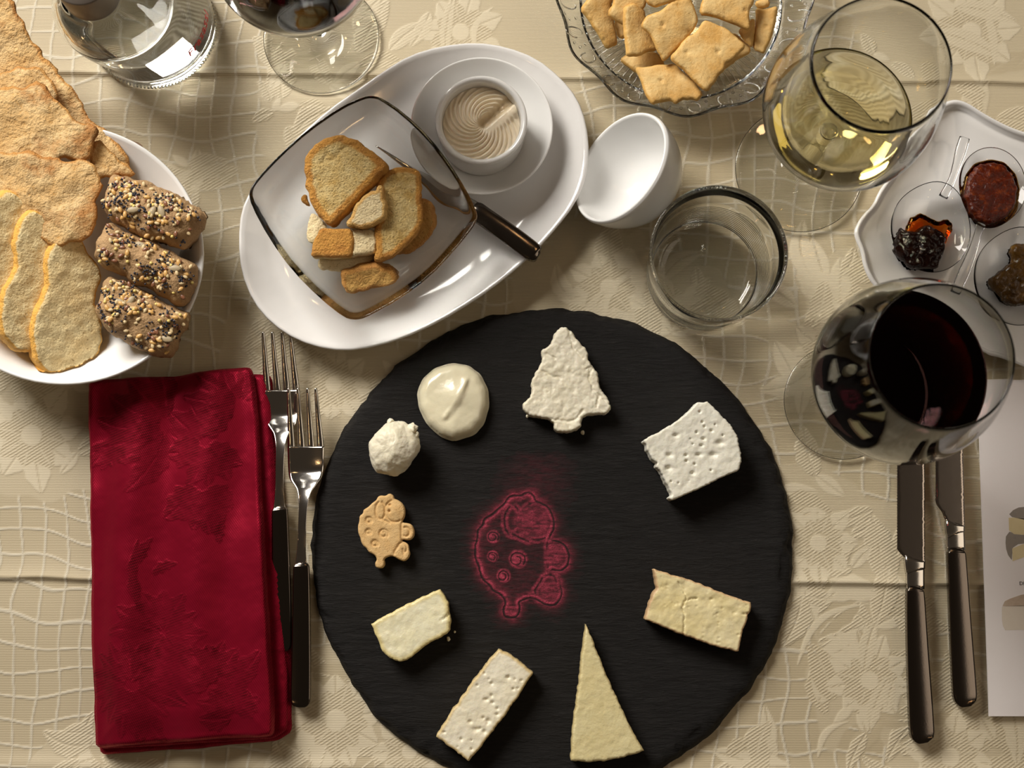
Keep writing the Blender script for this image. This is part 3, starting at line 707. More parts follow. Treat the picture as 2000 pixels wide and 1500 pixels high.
lay = [([(200, 760), (300, 745), (500, 735), (522, 733), (528, 740), (535, 820), (545, 930), (552, 1050), (560, 1160), (566, 1300), (567, 1428), (540, 1446), (400, 1458), (196, 1474), (192, 1450)], .0045, 'lower_fold', 1),
       ([(196, 752), (300, 742), (500, 733), (514, 733), (520, 742), (528, 840), (537, 960), (545, 1100), (552, 1240), (557, 1330), (556, 1425), (530, 1440), (380, 1450), (196, 1462), (190, 1400)], .0082, 'middle_fold', 2),
       ([(172, 744), (250, 738), (340, 735), (420, 722), (482, 716), (490, 722), (497, 770), (502, 850), (507, 950), (513, 1060), (520, 1180), (528, 1300), (533, 1395), (532, 1436), (500, 1440), (400, 1444), (300, 1452), (184, 1461), (181, 1400), (176, 1250), (174, 1060), (174, 900)], .0165, 'top_fold', 3)]
for px, z, nm, sd in lay:
    th = {'lower_fold': .0045, 'middle_fold': .0034, 'top_fold': .0070}[nm]
    V, f, at, inf = slab(px, z, th, sp=.00105 if nm == 'top_fold' else .002, bevel=.0026 if nm == 'top_fold' else .0017, smooth=1, wob=(.0004, .02), nz=(.0002, .012), top=nap_wave(.0068, sd) if nm == 'top_fold' else None, side_n=3, bulge=.0008, seed=sd)
    at = {'pat': nap_pat(V) if nm == 'top_fold' else np.clip(fbm(V, .004, 2, 7), 0, 1)*.6}
    mk(nm, V, f, MAT['satin'], nap, attrs=at)

# ------------------------------------------------------------------ cutlery
def strip(stations, th=.002, cross=5, crown=.0, dishk=0.):
    """solid bar; stations = (px, py, halfwidth px, z of top); th per station or constant"""
    C = []; 
    for (x, y, hw_, z) in stations: C.append((P(x, y, z), hw_*SC(x, y, z)))
    n = len(C); V = []; Fc = []; th = np.broadcast_to(th, (n,)); K = cross
    for i in range(n):
        p, hw_ = C[i]; t_ = C[min(i+1, n-1)][0]-C[max(i-1, 0)][0]; t_[2] = 0; t_ /= np.linalg.norm(t_); s = np.array([t_[1], -t_[0], 0])
        for k in range(K):
            q = -1+2*k/(K-1); V.append(p+s*q*hw_+np.array([0, 0, -crown*q*q+dishk*(q*q)*hw_]))
        for k in range(K):
            q = 1-2*k/(K-1); V.append(p+s*q*hw_*.96+np.array([0, 0, -th[i]+crown*q*q*.5+dishk*(q*q)*hw_]))
    M = 2*K
    for i in range(n-1):
        for k in range(M):
            j = (k+1) % M; Fc.append((i*M+k, i*M+j, (i+1)*M+j, (i+1)*M+k))
    Fc.append(tuple(range(M))[::-1]); Fc.append(tuple((n-1)*M+k for k in range(M)))
    return np.array(V), Fc
def dense(st, n=7, lin=False):
    p = np.array(st, float); t_ = np.arange(len(p)); T_ = np.linspace(0, len(p)-1, (len(p)-1)*n+1)
    if lin: return np.c_[tuple(np.interp(T_, t_, p[:, k]) for k in range(p.shape[1]))]
    q = np.vstack([2*p[0]-p[1], p, 2*p[-1]-p[-2]]); out = []
    for T in T_:
        i = min(int(T), len(p)-2); u = T-i; a, b_, c_, e = q[i], q[i+1], q[i+2], q[i+3]
        out.append(.5*((2*b_)+(-a+c_)*u+(2*a-5*b_+4*c_-e)*u*u+(-a+3*b_-3*c_+e)*u**3))
    return np.array(out)
def fork(name, label, dx, dy, sk, dz):
    g = lambda x, y: (x+dx+sk*(y-1070), y+dy)
    r = thing(name, label, 'fork', P(*g(590, 1070), 0), 'dinner forks')
    for k, (xt, xr) in enumerate(((563, 569.0), (581, 588.5), (600, 607.0), (616, 625.5))):
        st = [(*g(xt, 758), 1.8, .017+dz), (*g(xt+(xr-xt)*.1, 765), 3.3, .0168+dz), (*g(xt+(xr-xt)*.5, 815), 5.0, .0125+dz), (*g(xr-.4, 865), 6.8, .0085+dz), (*g(xr, 884), 7.6, .0074+dz)]
        V, f = strip(dense(st, 5), .0020, 5, .0005); mk('tine', V, f, MAT['steel'], r)
    st = [(*g(598, 872), 36.0, .0080+dz), (*g(598, 895), 35.5, .0068+dz), (*g(598, 918), 34.5, .0056+dz), (*g(597, 934), 31, .0074+dz), (*g(596, 947), 22, .0098+dz), (*g(594.5, 960), 14, .0118+dz), (*g(592.5, 985), 9.0, .0140+dz), (*g(590.5, 1020), 8.0, .0148+dz), (*g(589, 1060), 8.2, .0130+dz), (*g(588, 1090), 10, .0105+dz), (*g(588, 1108), 13.0, .0090+dz)]
    V, f = strip(dense(st, 6), .0022, 13, .0002, dishk=.12); o_ = mk('head_and_neck', V, f, MAT['steel'], r)
    st = [(*g(588, 1099), 9, .0098+dz), (*g(588, 1104), 13.5, .0104+dz), (*g(588, 1115), 15.5, .0106+dz), (*g(588, 1180), 16.8, .0100+dz), (*g(587.5, 1280), 18.5, .0088+dz), (*g(586.5, 1350), 19.3, .0078+dz), (*g(586.5, 1370), 18.3, .0076+dz), (*g(586.5, 1378), 14.5, .0072+dz), (*g(586.5, 1382), 8, .0066+dz)]
    V, f = strip(dense(st, 5), .0064, 13, .0004); tag(mk('handle', V, f, MAT['steel_dark_refl'], r), 'steel handle with the dark ceiling reflection in its colour')
    for o_ in r.children: fix(o_)
    return r
fork('dinner_fork', 'steel fork next to the slate, lower end free of the napkin', 0, 0, 0, 0)
fork('dinner_fork', 'steel fork half hidden along the napkin, behind the other fork', -43, -110, .022, -.0012)
def knife(name, label, blade, handle, fer, z0=.004):
    r = thing(name, label, 'knife', P(handle[0][0], handle[0][1], 0), 'table knives')
    V, f, at, inf = slab(blade, .0058, .0012, sp=.0010, bevel=.0003, smooth=0, side_n=1); mk('blade', V, f, MAT['blade'], r)
    V, f = strip(dense(fer, 4), .0052, 9, .0004); mk('bolster', V, f, MAT['steel'], r)
    V, f = strip(dense(handle, 5), .0070, 13, .0004); tag(mk('handle', V, f, MAT['steel_dark_refl'], r), 'steel handle with the dark reflection put into its colour')
    for o_ in r.children: fix(o_)
ser = [(1752+(1.2 if k % 2 else 0), 1070-k*3.0) for k in range(92)]
knife('table_knife', 'serrated steel knife nearer the slate, below the red wine glass', [(1807, 1100), (1772, 1098), (1768, 1090), (1758, 1080), (1752, 1072)]+ser+[(1756, 785), (1772, 768), (1790, 762), (1804, 766), (1807, 800), (1807, 900)],
      [(1789.5, 1146, 8, .0088), (1789.5, 1152, 14.5, .0094), (1790, 1170, 17, .0096), (1794, 1270, 20, .0090), (1801, 1400, 23, .0082), (1803, 1436, 22, .0080), (1803.5, 1446, 17, .0076), (1804, 1452, 9, .0070)],
      [(1787.5, 1091, 20, .0066), (1788, 1095, 19.5, .0080), (1788.5, 1112, 18.5, .0082), (1789, 1118, 17, .0076), (1789.5, 1150, 16.5, .0082)])
ser = [(1827+(1.2 if k % 2 else 0), 975-k*3.0) for k in range(60)]
knife('table_knife', 'serrated steel knife lying next to the printed menu card', [(1885, 1030), (1850, 1026), (1848, 1020), (1840, 1000), (1829, 985)]+ser+[(1831, 780), (1846, 762), (1862, 756), (1876, 760), (1880, 790), (1882, 900)],
      [(1869.5, 1071, 8, .0088), (1870, 1077, 15, .0094), (1871, 1095, 17.5, .0096), (1877, 1200, 19.5, .0090), (1885, 1330, 22, .0082), (1887, 1362, 21.5, .0080), (1887.5, 1374, 17, .0076), (1888, 1381, 9, .0070)],
      [(1866.5, 1021, 19, .0066), (1867, 1025, 18.5, .0080), (1867.5, 1040, 17.5, .0082), (1868, 1045, 17, .0076), (1869, 1074, 17, .0082)])

# ------------------------------------------------------------------ menu card
mc = thing('menu_card', 'white printed menu card with cheese pictures to the right of the knives', 'menu', P(1990, 1100, 0))
MAT['paper'] = plain('paper', (.80, .76, .76), .55)
V, f, at, inf = slab([(1909, 742), (2230, 742), (2250, 1399), (1932, 1399)], .0026, .0016, sp=.01, bevel=.0002, smooth=0, side_n=1)
mk('card', V, f, MAT['paper'], mc, smooth=False)
def pr(name, px, mat, z=.00272, par=None): 
    V, f, at, inf = slab(px, z, .0001, sp=.004, bevel=0, smooth=0, side_n=1); return mk(name, V, f, mat, par or mc, smooth=False)
pc = plain('print_paste', (.62, .50, .27), .5, var=(180, (.70, .60, .36))); pg = plain('print_rind', (.30, .25, .20), .5, var=(500, (.20, .18, .17))); pw = plain('print_white_paste', (.66, .58, .48), .5, var=(120, (.72, .66, .58))); pb = plain('print_brown_rind', (.40, .29, .20), .5, var=(400, (.55, .45, .36))); ink = plain('ink', (.03, .03, .03), .6)
pr('printed_rind', [(1969, 1008), (1975, 998), (1992, 990), (2010, 990), (2050, 1000), (2050, 1020), (2000, 1015)], pg)
pr('printed_paste', [(1970, 1010), (2000, 1013), (2050, 1019), (2050, 1040), (2000, 1045), (1978, 1043), (1971, 1036)], pc)
pr('printed_rind', [(1965, 1045), (1972, 1038), (1990, 1045), (2050, 1042), (2050, 1060), (1990, 1062), (1978, 1070), (1976, 1094), (1966, 1080), (1964, 1060)], pg, .0027)
pr('printed_paste', [(1977, 1071), (2000, 1062), (2050, 1060), (2050, 1080), (2000, 1088), (1978, 1096)], pc, .00274)
pr('printed_rind', [(1957, 1180), (1965, 1172), (1985, 1165), (2000, 1160), (2050, 1160), (2050, 1180), (2000, 1184), (1958, 1184)], pb)
pr('printed_paste', [(1957, 1184), (2000, 1183), (2050, 1180), (2050, 1228), (2000, 1230), (1960, 1231), (1957, 1210)], pw)
def text(name, s, size, mat, par, place, ext=.0001, shear=0., res=2):
    c_ = bpy.data.curves.new(name, 'FONT'); c_.body = s; c_.size = size; c_.shear = shear; c_.extrude = ext; c_.resolution_u = res
    o_ = bpy.data.objects.new(name, c_); COL.objects.link(o_); dg = bpy.context.evaluated_depsgraph_get(); me = o_.evaluated_get(dg).to_mesh()
    V = np.array([v.co[:] for v in me.vertices]); Fc = [tuple(p.vertices) for p in me.polygons]; o_.evaluated_get(dg).to_mesh_clear()
    bpy.data.objects.remove(o_); bpy.data.curves.remove(c_)
    return mk(name, place(V), Fc, mat, par, smooth=False)
c = P(1991, 1143, .0027); text('printed_word', 'DE', .0034, ink, mc, lambda V: V+[c[0], c[1], .0027])
# ------------------------------------------------------------------ oval platter
po_px = [(465, 470), (470, 410), (490, 368), (530, 318), (580, 268), (640, 213), (700, 172), (745, 140), (800, 106), (862, 88), (930, 81), (990, 90), (1048, 112), (1095, 150), (1128, 190), (1146, 240), (1151, 300), (1144, 350), (1122, 400), (1085, 448), (1040, 497), (985, 545), (930, 585), (860, 628), (780, 664), (700, 684), (640, 683), (580, 665), (530, 632), (493, 588), (470, 530)]
def out_w(px, z, n=1, sp=.003):
    w3 = P(*np.array(px, float).T, z)[:, :2]; return resample(chaikin(ccw(w3), n), sp)
ow = out_w(po_px, .0225, 1, .0022)
prof = [(None, .0095), (.065, .0090), (.045, .0088), (.030, .0098), (.022, .0108), (.016, .0140), (.010, .0173), (.004, .0205), (.0018, .0220), (.0006, .0219), (0, .0211), (.0003, .0200), (.002, .0190), (.012, .0145), (.024, .0085), (.033, .0045), (.036, .0005), (.039, .0003), (.041, .003), (.06, .0035), (None, .0035)]
V, f = dish(ow, prof, .035); plat = fix(mk('oval_platter', V, f, MAT['porcelain']))
tag(plat, 'white softly faceted oval porcelain platter under the toast bowl and the spread', 'platter')

# ------------------------------------------------------------------ saucer and ramekin
c = P(941, 246, .030); c[2] = 0; r0 = 139*SC(941, 246, .030)
zb = .0098
prof = spline([(0, zb+.001), (r0*.50, zb), (r0*.55, zb+.0006), (r0*.75, zb+.0085), (r0*.97, .0288), (r0, .0302), (r0*.985, .0308), (r0*.95, .0296), (r0*.78, .0215), (r0*.62, .0160), (r0*.50, .0142), (r0*.3, .0138), (0, .0138)], 4)
V, f = lathe(c, prof, 96); tag(fix(mk('saucer', V, f, MAT['porcelain2'])), 'small round white saucer under the ramekin of piped spread', 'saucer')
cr_ = P(940, 234, .048); cr_[2] = 0; ro = 90*SC(940, 234, .048); ri = 77*SC(940, 234, .048)
prof = spline([(0, .0150), (ro*.80, .0144), (ro*.90, .0155), (ro*.955, .020), (ro*.985, .038), (ro*1.0, .0462), (ro*.985, .0480), (ro*.93, .0484), (ro*.875, .0470), (ri, .0440), (ri*.97, .030), (ri*.93, .0205), (ri*.85, .0180), (0, .0178)], 4)
V, f = lathe(cr_, prof, 96); ram = fix(mk('ramekin', V, f, MAT['porcelain2'])); tag(ram, 'white ramekin filled with piped pale spread', 'ramekin')
# spread with spiral ridges
MAT['spread'] = plain('whipped_spread', (.86, .75, .57), .32, sss=.15, bmp=(300, .00015), coat=.15)
n_r, n_a = 90, 300; V = []; cs = P(946, 238, .040); ctr = cr_
for i in range(n_r+1):
    for j in range(n_a):
        a = 2*math.pi*j/n_a; q = i/n_r; r = ri*.985*q; x, y = ctr[0]+r*math.cos(a), ctr[1]+r*math.sin(a)
        sw = math.sin(19*(a+2.9*q**.75)*1.0); sw = math.copysign(abs(sw)**.7, sw)
        h = .0405+.0024*(1-q)-.0012*q*q+.00085*sw*min(1, q*3)*(1-.6*max(0, q-.85)/.15)
        V.append([x, y, h])
V = np.array(V)
# scooped groove at the upper right, creamy smear beside it
g0_ = P(944, 240, .041)[:2]; g1_ = P(1000, 192, .041)[:2]; dd = segdist(V[:, :2], np.array([g0_, g1_]), False)
ax = (g1_-g0_)/np.linalg.norm(g1_-g0_); sdv = (V[:, 0]-g0_[0])*(-ax[1])+(V[:, 1]-g0_[1])*ax[0]
mm = np.exp(-(dd/.0034)**4); g2 = np.array([g0_+[.0035, -.0045], g1_+[.0005, -.0075]]); d2 = segdist(V[:, :2], g2, False); m2 = np.exp(-(d2/.0042)**4)
V[:, 2] = V[:, 2]*(1-m2)+.0424*m2; V[:, 2] = V[:, 2]*(1-mm)+.0372*mm
V[:, 2] += fbm(V, .002, 2, 3)*.0003*np.exp(-(dd/.006)**2)
Fs = [(i*n_a+j, i*n_a+(j+1) % n_a, (i+1)*n_a+(j+1) % n_a, (i+1)*n_a+j) for i in range(n_r) for j in range(n_a)]
k0 = len(V); low = V[-n_a:].copy(); low[:, 2] = .021; low[:, :2] = ctr[:2]+(low[:, :2]-ctr[:2])*.93; V = np.vstack([V, low])
Fs += [(n_r*n_a+j, n_r*n_a+(j+1) % n_a, k0+(j+1) % n_a, k0+j) for j in range(n_a)]+[tuple(k0+j for j in range(n_a))]
MAT['spread'].node_tree.links.new(mixc(MAT['spread'].node_tree, attr(MAT['spread'].node_tree, 'scoop'), (.86, .75, .57), (.58, .46, .29)), MAT['spread'].node_tree.nodes['Principled BSDF'].inputs['Base Color'])
tag(mk('whipped_spread', V, Fs, MAT['spread'], attrs={'scoop': np.r_[mm, np.zeros(n_a)]}), 'pale beige piped spread with spiral ridges and a scooped groove', 'spread')

# ------------------------------------------------------------------ square glass bowl
gb = [(485, 374), (500, 350), (545, 302), (600, 253), (665, 208), (710, 188), (727, 186), (745, 190), (790, 220), (840, 268), (880, 320), (912, 372), (930, 410), (933, 425), (925, 443), (885, 492), (840, 540), (780, 584), (715, 620), (692, 625), (672, 620), (625, 583), (570, 528), (525, 465), (490, 400)]
gw = out_w(gb, .050, 1, .0025)
def bowl_prof(th=.0034): return [(None, .0135), (.052, .0135), (.042, .0148), (.031, .0195), (.019, .0295), (.009, .0395), (.0021, .0470), (.0013, .0495), (.0006, .0500), (0, .0494), (.0003, .0470), (.006, .0365), (.0165, .0265), (.029, .0165), (.040, .0112), (.045, .0098), (.050, .0098), (None, .0104)]
V, f = dish(gw, bowl_prof(), .05); tag(fix(mk('glass_bowl', V, f, MAT['glass_grey'])), 'clear square glass bowl with pointed corners holding toasted bread', 'bowl')

# spreader knife under the glass bowl
kn = thing('butter_knife', 'steel knife resting on the oval platter, handle sticking out past the glass bowl', 'knife', P(960, 440, .012))
def kz(px): return .0225+.0*px
st = [(735, 283, 1.2, .0200), (762, 300, 3.0, .0200), (800, 326, 6, .0203), (840, 354, 12, .0208), (862, 371, 18, .0212), (880, 383, 20, .0220), (900, 394, 17, .0232), (922, 408, 18, .0246), (930, 414, 18.5, .0250)]
V, f = strip(dense(st, 5), .0016, 7, .0003); fix(mk('blade', V, f, MAT['steel'], kn))
st = [(922, 405, 15, .0262), (930, 411, 19, .0270), (950, 425, 19, .0280), (1000, 460, 19.5, .0300), (1040, 490, 19, .0312), (1048, 497, 15, .0308), (1052, 500, 8, .0300)]
V, f = strip(dense(st, 5), .0052, 9, .0010); tag(fix(mk('handle', V, f, MAT['steel_dark_refl'], kn)), 'scratched handle with the dark reflection in its colour')

# ------------------------------------------------------------------ toast pieces in the bowl
MAT['toast'] = bread_mat('toast', (.84, .66, .31), (.64, .41, .12), (.50, .20, .03), (.68, .33, .06), (.32, .12, .02), sc=1.15, pores=.40, bmp=.0018)
MAT['toast_dark'] = bread_mat('dark_toast', (.60, .36, .10), (.50, .26, .06), (.34, .14, .03), (.58, .28, .06), (.22, .08, .02), sc=1.1, pores=.35)
MAT['toast_white'] = bread_mat('white_crumb', (.84, .70, .42), (.80, .62, .34), (.66, .34, .09), (.76, .48, .16), sc=1.2, pores=.6)
def piece(name, label, cat, px, z, th, mat, group=None, parent=None, **kw):
    a = dict(sp=.0014, bevel=.0014, smooth=1, wob=(.0007, .005), nz=(.0005, .006), side_n=4, crust='side', cband=.0022); a.update(kw)
    V, f, at, inf = slab(px, z, th, **a)
    o = mk(name, V, f, mat, parent, attrs=at); tag(o, label, cat, group); return o, inf
G_ = 'toasted bread pieces in the glass bowl'
T3 = [(770, 400), (826, 384), (840, 392), (848, 405), (850, 432), (843, 452), (830, 470), (812, 486), (796, 494), (770, 494)]
piece('toast_piece', 'browned toast slice lowest in the glass bowl, right side', 'toast', T3, .030, .013, MAT['toast_dark'], G_, grad=(.12, .1))
T2 = [(737, 358), (752, 336), (769, 327), (800, 325), (817, 332), (825, 346), (825, 398), (829, 413), (822, 444), (800, 475), (776, 497), (750, 509), (734, 509), (733, 456), (742, 408)]
piece('toast_piece', 'pale yellow toast slice with browned lower rim, right of the others', 'toast', T2, .043, .013, MAT['toast'], G_, grad=(-.15, .05), cband=.0046)
T1 = [(596, 302), (615, 281), (644, 265), (668, 263), (694, 271), (728, 295), (754, 318), (752, 331), (728, 355), (697, 389), (673, 417), (651, 439), (639, 441), (618, 420), (606, 394), (596, 360), (593, 331)]
def t1top(z):
    g = P(*np.array([(640, 300), (628, 318), (650, 312), (672, 290), (690, 288)], float).T, z)[:, :2]
    return lambda x, y, d: -.0012*np.exp(-(segdist(np.c_[x, y], g, False)/.0011)**2)
piece('toast_piece', 'largest toast slice, rounded with a golden crust, upper left of the bowl', 'toast', T1, .050, .013, MAT['toast'], G_, grad=(.10, .10), cband=.0060, top=t1top(.05), bevel=.0022)
T9 = [(584, 386), (598, 377), (606, 401), (592, 398)]
piece('toast_piece', 'small brown toast scrap poking out left of the largest slice', 'toast', T9, .0305, .006, MAT['toast'], G_, sp=.001, crust='all')
T8 = [(608, 411), (625, 425), (637, 438), (640, 460), (620, 470), (608, 476), (600, 462), (597, 450), (603, 432)]
piece('toast_piece', 'white crumb chunk under the largest slice at the left', 'toast', T8, .031, .012, MAT['toast_white'], G_, crust='none', nz=(.0012, .004))
T4 = [(675, 440), (694, 398), (713, 380), (727, 371), (735, 373), (741, 360), (748, 364), (753, 413), (751, 428), (728, 438), (704, 446)]
piece('toast_piece', 'small pale triangular toast with a browned base in the middle', 'toast', T4, .051, .014, MAT['toast_white'], G_, grad=(.05, .12), cband=.0028)
T6 = [(618, 505), (690, 500), (733, 492), (734, 506), (714, 518), (666, 531), (620, 529)]
piece('toast_piece', 'white porous bread strip wedged below the orange crust block', 'toast', T6, .032, .011, MAT['toast_white'], G_, crust='none', grad=(0, .2))
T5 = [(624, 445), (655, 446), (688, 446), (690, 470), (688, 500), (650, 502), (606, 501), (611, 472)]
t5 = thing('toast_piece', 'orange crusted toast block above the white strip', 'toast', P(668, 475, .030), G_)
V, f, at, inf = slab(T5, .044, .012, sp=.0014, bevel=.0014, smooth=1, wob=(.0004, .006), nz=(.0002, .008), crust='top', grad=(0, .06)); mk('crust', V, f, MAT['toast'], t5, attrs=at)
V, f, at, inf = slab([(686, 447), (733, 450), (733, 493), (686, 500)], .0425, .011, sp=.0014, bevel=.0012, smooth=0, wob=(.0005, .004), nz=(.0005, .004), crust='none', grad=(0, .06)); mk('crumb', V, f, MAT['toast_white'], t5, attrs=at)
T7 = [(665, 532), (690, 523), (715, 516), (737, 515), (764, 523), (777, 540), (779, 556), (764, 564), (728, 566), (704, 573), (687, 583), (670, 574), (664, 552)]
piece('toast_piece', 'dark browned bread end nearest the front corner of the bowl', 'toast', T7, .033, .014, MAT['toast_dark'], G_, grad=(0, .45), cband=.004, bevel=.003, nz=(.0008, .004))

# ------------------------------------------------------------------ slanted white cup
cc = P(1215, 330, .0350); rc_ = .0382
axis_ = np.array([-.72, .27, .0]); axis_ /= np.linalg.norm(axis_); tilt = math.radians(50)
nz_ = np.array([axis_[0]*math.sin(tilt), axis_[1]*math.sin(tilt), math.cos(tilt)])
u_ = np.cross([0, 0, 1.0], nz_); u_ /= np.linalg.norm(u_); v_ = np.cross(nz_, u_)
pr_o = [(0, -.0385), (.010, -.0372), (.020, -.0325), (.029, -.0245), (.0355, -.0130), (.0385, -.0010), (.0382, .0022), (.0372, .0030), (.0360, .0020), (.0352, -.0010), (.0325, -.0120), (.026, -.0225), (.018, -.029), (.009, -.033), (0, -.0345)]
V, f = lathe((0, 0, 0), spline(pr_o, 5), 80); W = cc+V[:, :1]*u_+V[:, 1:2]*v_+V[:, 2:]*nz_
zmin = .0002; W[:, 2] = np.maximum(W[:, 2], zmin)
tag(fix(mk('white_cup', W, f, MAT['porcelain2'])), 'empty white cup with slanted mouth standing against the platter rim', 'cup')

# ------------------------------------------------------------------ bread plate and its bread
bp = [(125+273*math.cos(a), 497+255*math.sin(a)) for a in np.linspace(0, 2*math.pi, 60, endpoint=False)]
ow = out_w(bp, .042, 0, .004); rr = 1
prof = [(None, .0075), (.055, .0075), (.040, .0105), (.025, .0190), (.012, .0300), (.003, .0410), (.0012, .0422), (.0003, .0420), (0, .0408), (.003, .0378), (.014, .0265), (.028, .0145), (.040, .0045), (.044, .0003), (.048, .0003), (.050, .0035), (None, .0035)]
V, f = dish(ow, prof, .03); tag(fix(mk('bread_plate', V, f, MAT['porcelain2'])), 'large round white plate piled with crispbread and sliced bread', 'plate')
MAT['crisp'] = bread_mat('crispbread', (.68, .41, .15), (.80, .57, .28), (.66, .38, .12), (.58, .28, .07), (.40, .15, .03), sc=.7, bmp=.0016, pores=.9)
m = MAT['crisp']; t = m.node_tree; b = t.nodes['Principled BSDF']
src = b.inputs['Base Color'].links[0].from_socket
t.links.new(mixc(t, ramp(t, noise(t, 45, 5, rough=.6), [(.56, (0, 0, 0)), (.70, (.85, .85, .85))]), src, (.46, .19, .04)), b.inputs['Base Color'])
GC = 'crispbread sheets on the bread plate'
def sheet(label, px, z, grad, sd, amp=.0016):
    o, i = piece('crispbread_sheet', label, 'crispbread', px, z, .0017, MAT['crisp'], GC, grad=grad, sp=.0022, bevel=.0007, smooth=1, wob=(.0020, .009), nz=(amp, .012), shell=True, side_n=1, cband=.0016, seed=sd)
    return o
sheet('long thin crispbread sheet along the upper edge of the plate, lowest of the sheets', [(-60, -40), (5, -5), (30, 15), (55, 60), (75, 100), (110, 138), (150, 190), (180, 230), (210, 262), (236, 292), (247, 325), (240, 345), (180, 330), (100, 290), (0, 260), (-80, 240)], .046, (.0, .22), 1)
sheet('small broken crispbread corner next to the seeded bread', [(178, 300), (192, 276), (206, 292), (225, 306), (246, 322), (272, 338), (262, 346), (230, 338), (208, 352), (188, 350), (176, 325)], .0500, (-.1, .2), 5)
sheet('crispbread sheet showing as a yellow band between two others at the left', [(-60, 120), (0, 142), (30, 134), (60, 127), (85, 138), (105, 160), (110, 200), (0, 230), (-60, 230)], .056, (0, .2), 2)
sheet('smooth tan crispbread sheet in the middle of the pile', [(-60, 180), (0, 172), (40, 168), (78, 160), (105, 188), (128, 208), (145, 228), (165, 240), (186, 246), (184, 268), (172, 302), (160, 312), (80, 320), (0, 330), (-60, 330)], .060, (0, .14), 3)
sheet('blistered crispbread sheet lying in front, beside the white bread', [(-60, 300), (0, 296), (40, 300), (100, 306), (140, 318), (172, 308), (190, 338), (196, 366), (190, 395), (182, 430), (168, 460), (130, 480), (60, 460), (-60, 440)], .057, (-.05, .12), 4, .0022)

# white bread slices, leaning
def plate_clamp(V):
    c_ = P(125, 497, .042); rx_, ry_ = 273*SC(125, 497, .042), 255*SC(125, 497, .042)
    q = np.hypot((V[:, 0]-c_[0])/rx_, (V[:, 1]-c_[1])/ry_); ins = (1-q)*(rx_+ry_)/2
    fl = np.interp(ins, [0, .003, .012, .025, .040, .055], [.0422, .0412, .0302, .0192, .0107, .0078])+.0006
    V = V.copy(); V[:, 2] = np.where(ins > -.006, np.maximum(V[:, 2], fl), np.maximum(V[:, 2], .034)); return V
MAT['white_bread'] = bread_mat('white_bread', (.94, .78, .44), (.88, .66, .32), (.74, .36, .06), (.86, .48, .10), (.66, .27, .04), sc=1.0, bmp=.0009, pores=.5)
SA = np.array([(126, 451), (140, 455), (156, 466), (174, 498), (194, 520), (199, 546), (188, 580), (186, 596), (198, 630), (200, 670), (196, 692), (176, 706), (150, 717), (120, 727), (98, 727), (80, 712), (68, 690), (64, 654), (70, 615), (84, 590), (96, 560), (94, 535), (90, 514), (98, 490), (112, 465)], float)
GB = 'white bread slices leaning in a row'
for k, (dx, dy, z, lb) in enumerate(((-112, -82, .053, 'white bread slice furthest left, mostly cut off by the picture edge'), (-62, -42, .048, 'white bread slice standing between two others'), (0, 0, .041, 'foremost white bread slice with its whole crumb face showing'))):
    q = SA+[dx, dy]
    def tt_(x, y, d): return -.0008*np.exp(-d/.004)
    V, f, at, inf = slab(q, z, .0195, grad=(-.62, .24), sp=.0016, bevel=.0011, smooth=2, wob=(.0007, .006), nz=(.0005, .004), side_n=5, bulge=.0016, crust='side', cband=.0011, seed=k)
    dz_ = min(0, 0)
    V = plate_clamp(V)
    tag(mk('white_bread_slice', V, f, MAT['white_bread'], attrs=at), lb, 'bread', GB)

# seeded brown bread
MAT['brown_bread'] = bread_mat('brown_bread', (.46, .30, .15), (.38, .24, .12), (.56, .36, .18), (.46, .28, .13), (.30, .17, .08), sc=1.0, bmp=.0012, pores=.35)
sm = [plain('poppy_seed', (.022, .022, .035), .45), plain('sesame_seed', (.72, .55, .30), .5), plain('millet_seed', (.80, .62, .20), .45), plain('linseed', (.24, .10, .05), .3), plain('golden_seed', (.66, .38, .12), .4), plain('sunflower_seed', (.42, .33, .20), .5)]
S1 = [(214, 335), (240, 338), (270, 348), (318, 366), (350, 385), (395, 416), (392, 436), (380, 456), (372, 474), (358, 488), (300, 472), (250, 456), (216, 432), (196, 404), (202, 370)]
S2 = [(208, 432), (250, 452), (300, 470), (340, 494), (386, 518), (384, 545), (374, 580), (362, 598), (340, 592), (290, 566), (240, 540), (198, 518), (178, 497), (188, 465)]
S3 = [(207, 535), (250, 550), (300, 574), (340, 595), (374, 616), (366, 640), (350, 668), (336, 696), (309, 697), (270, 680), (222, 655), (192, 622), (184, 600), (196, 562)]
def dome(amp, r=.011):
    return lambda x, y, d: amp*(1-np.exp(-d/r))
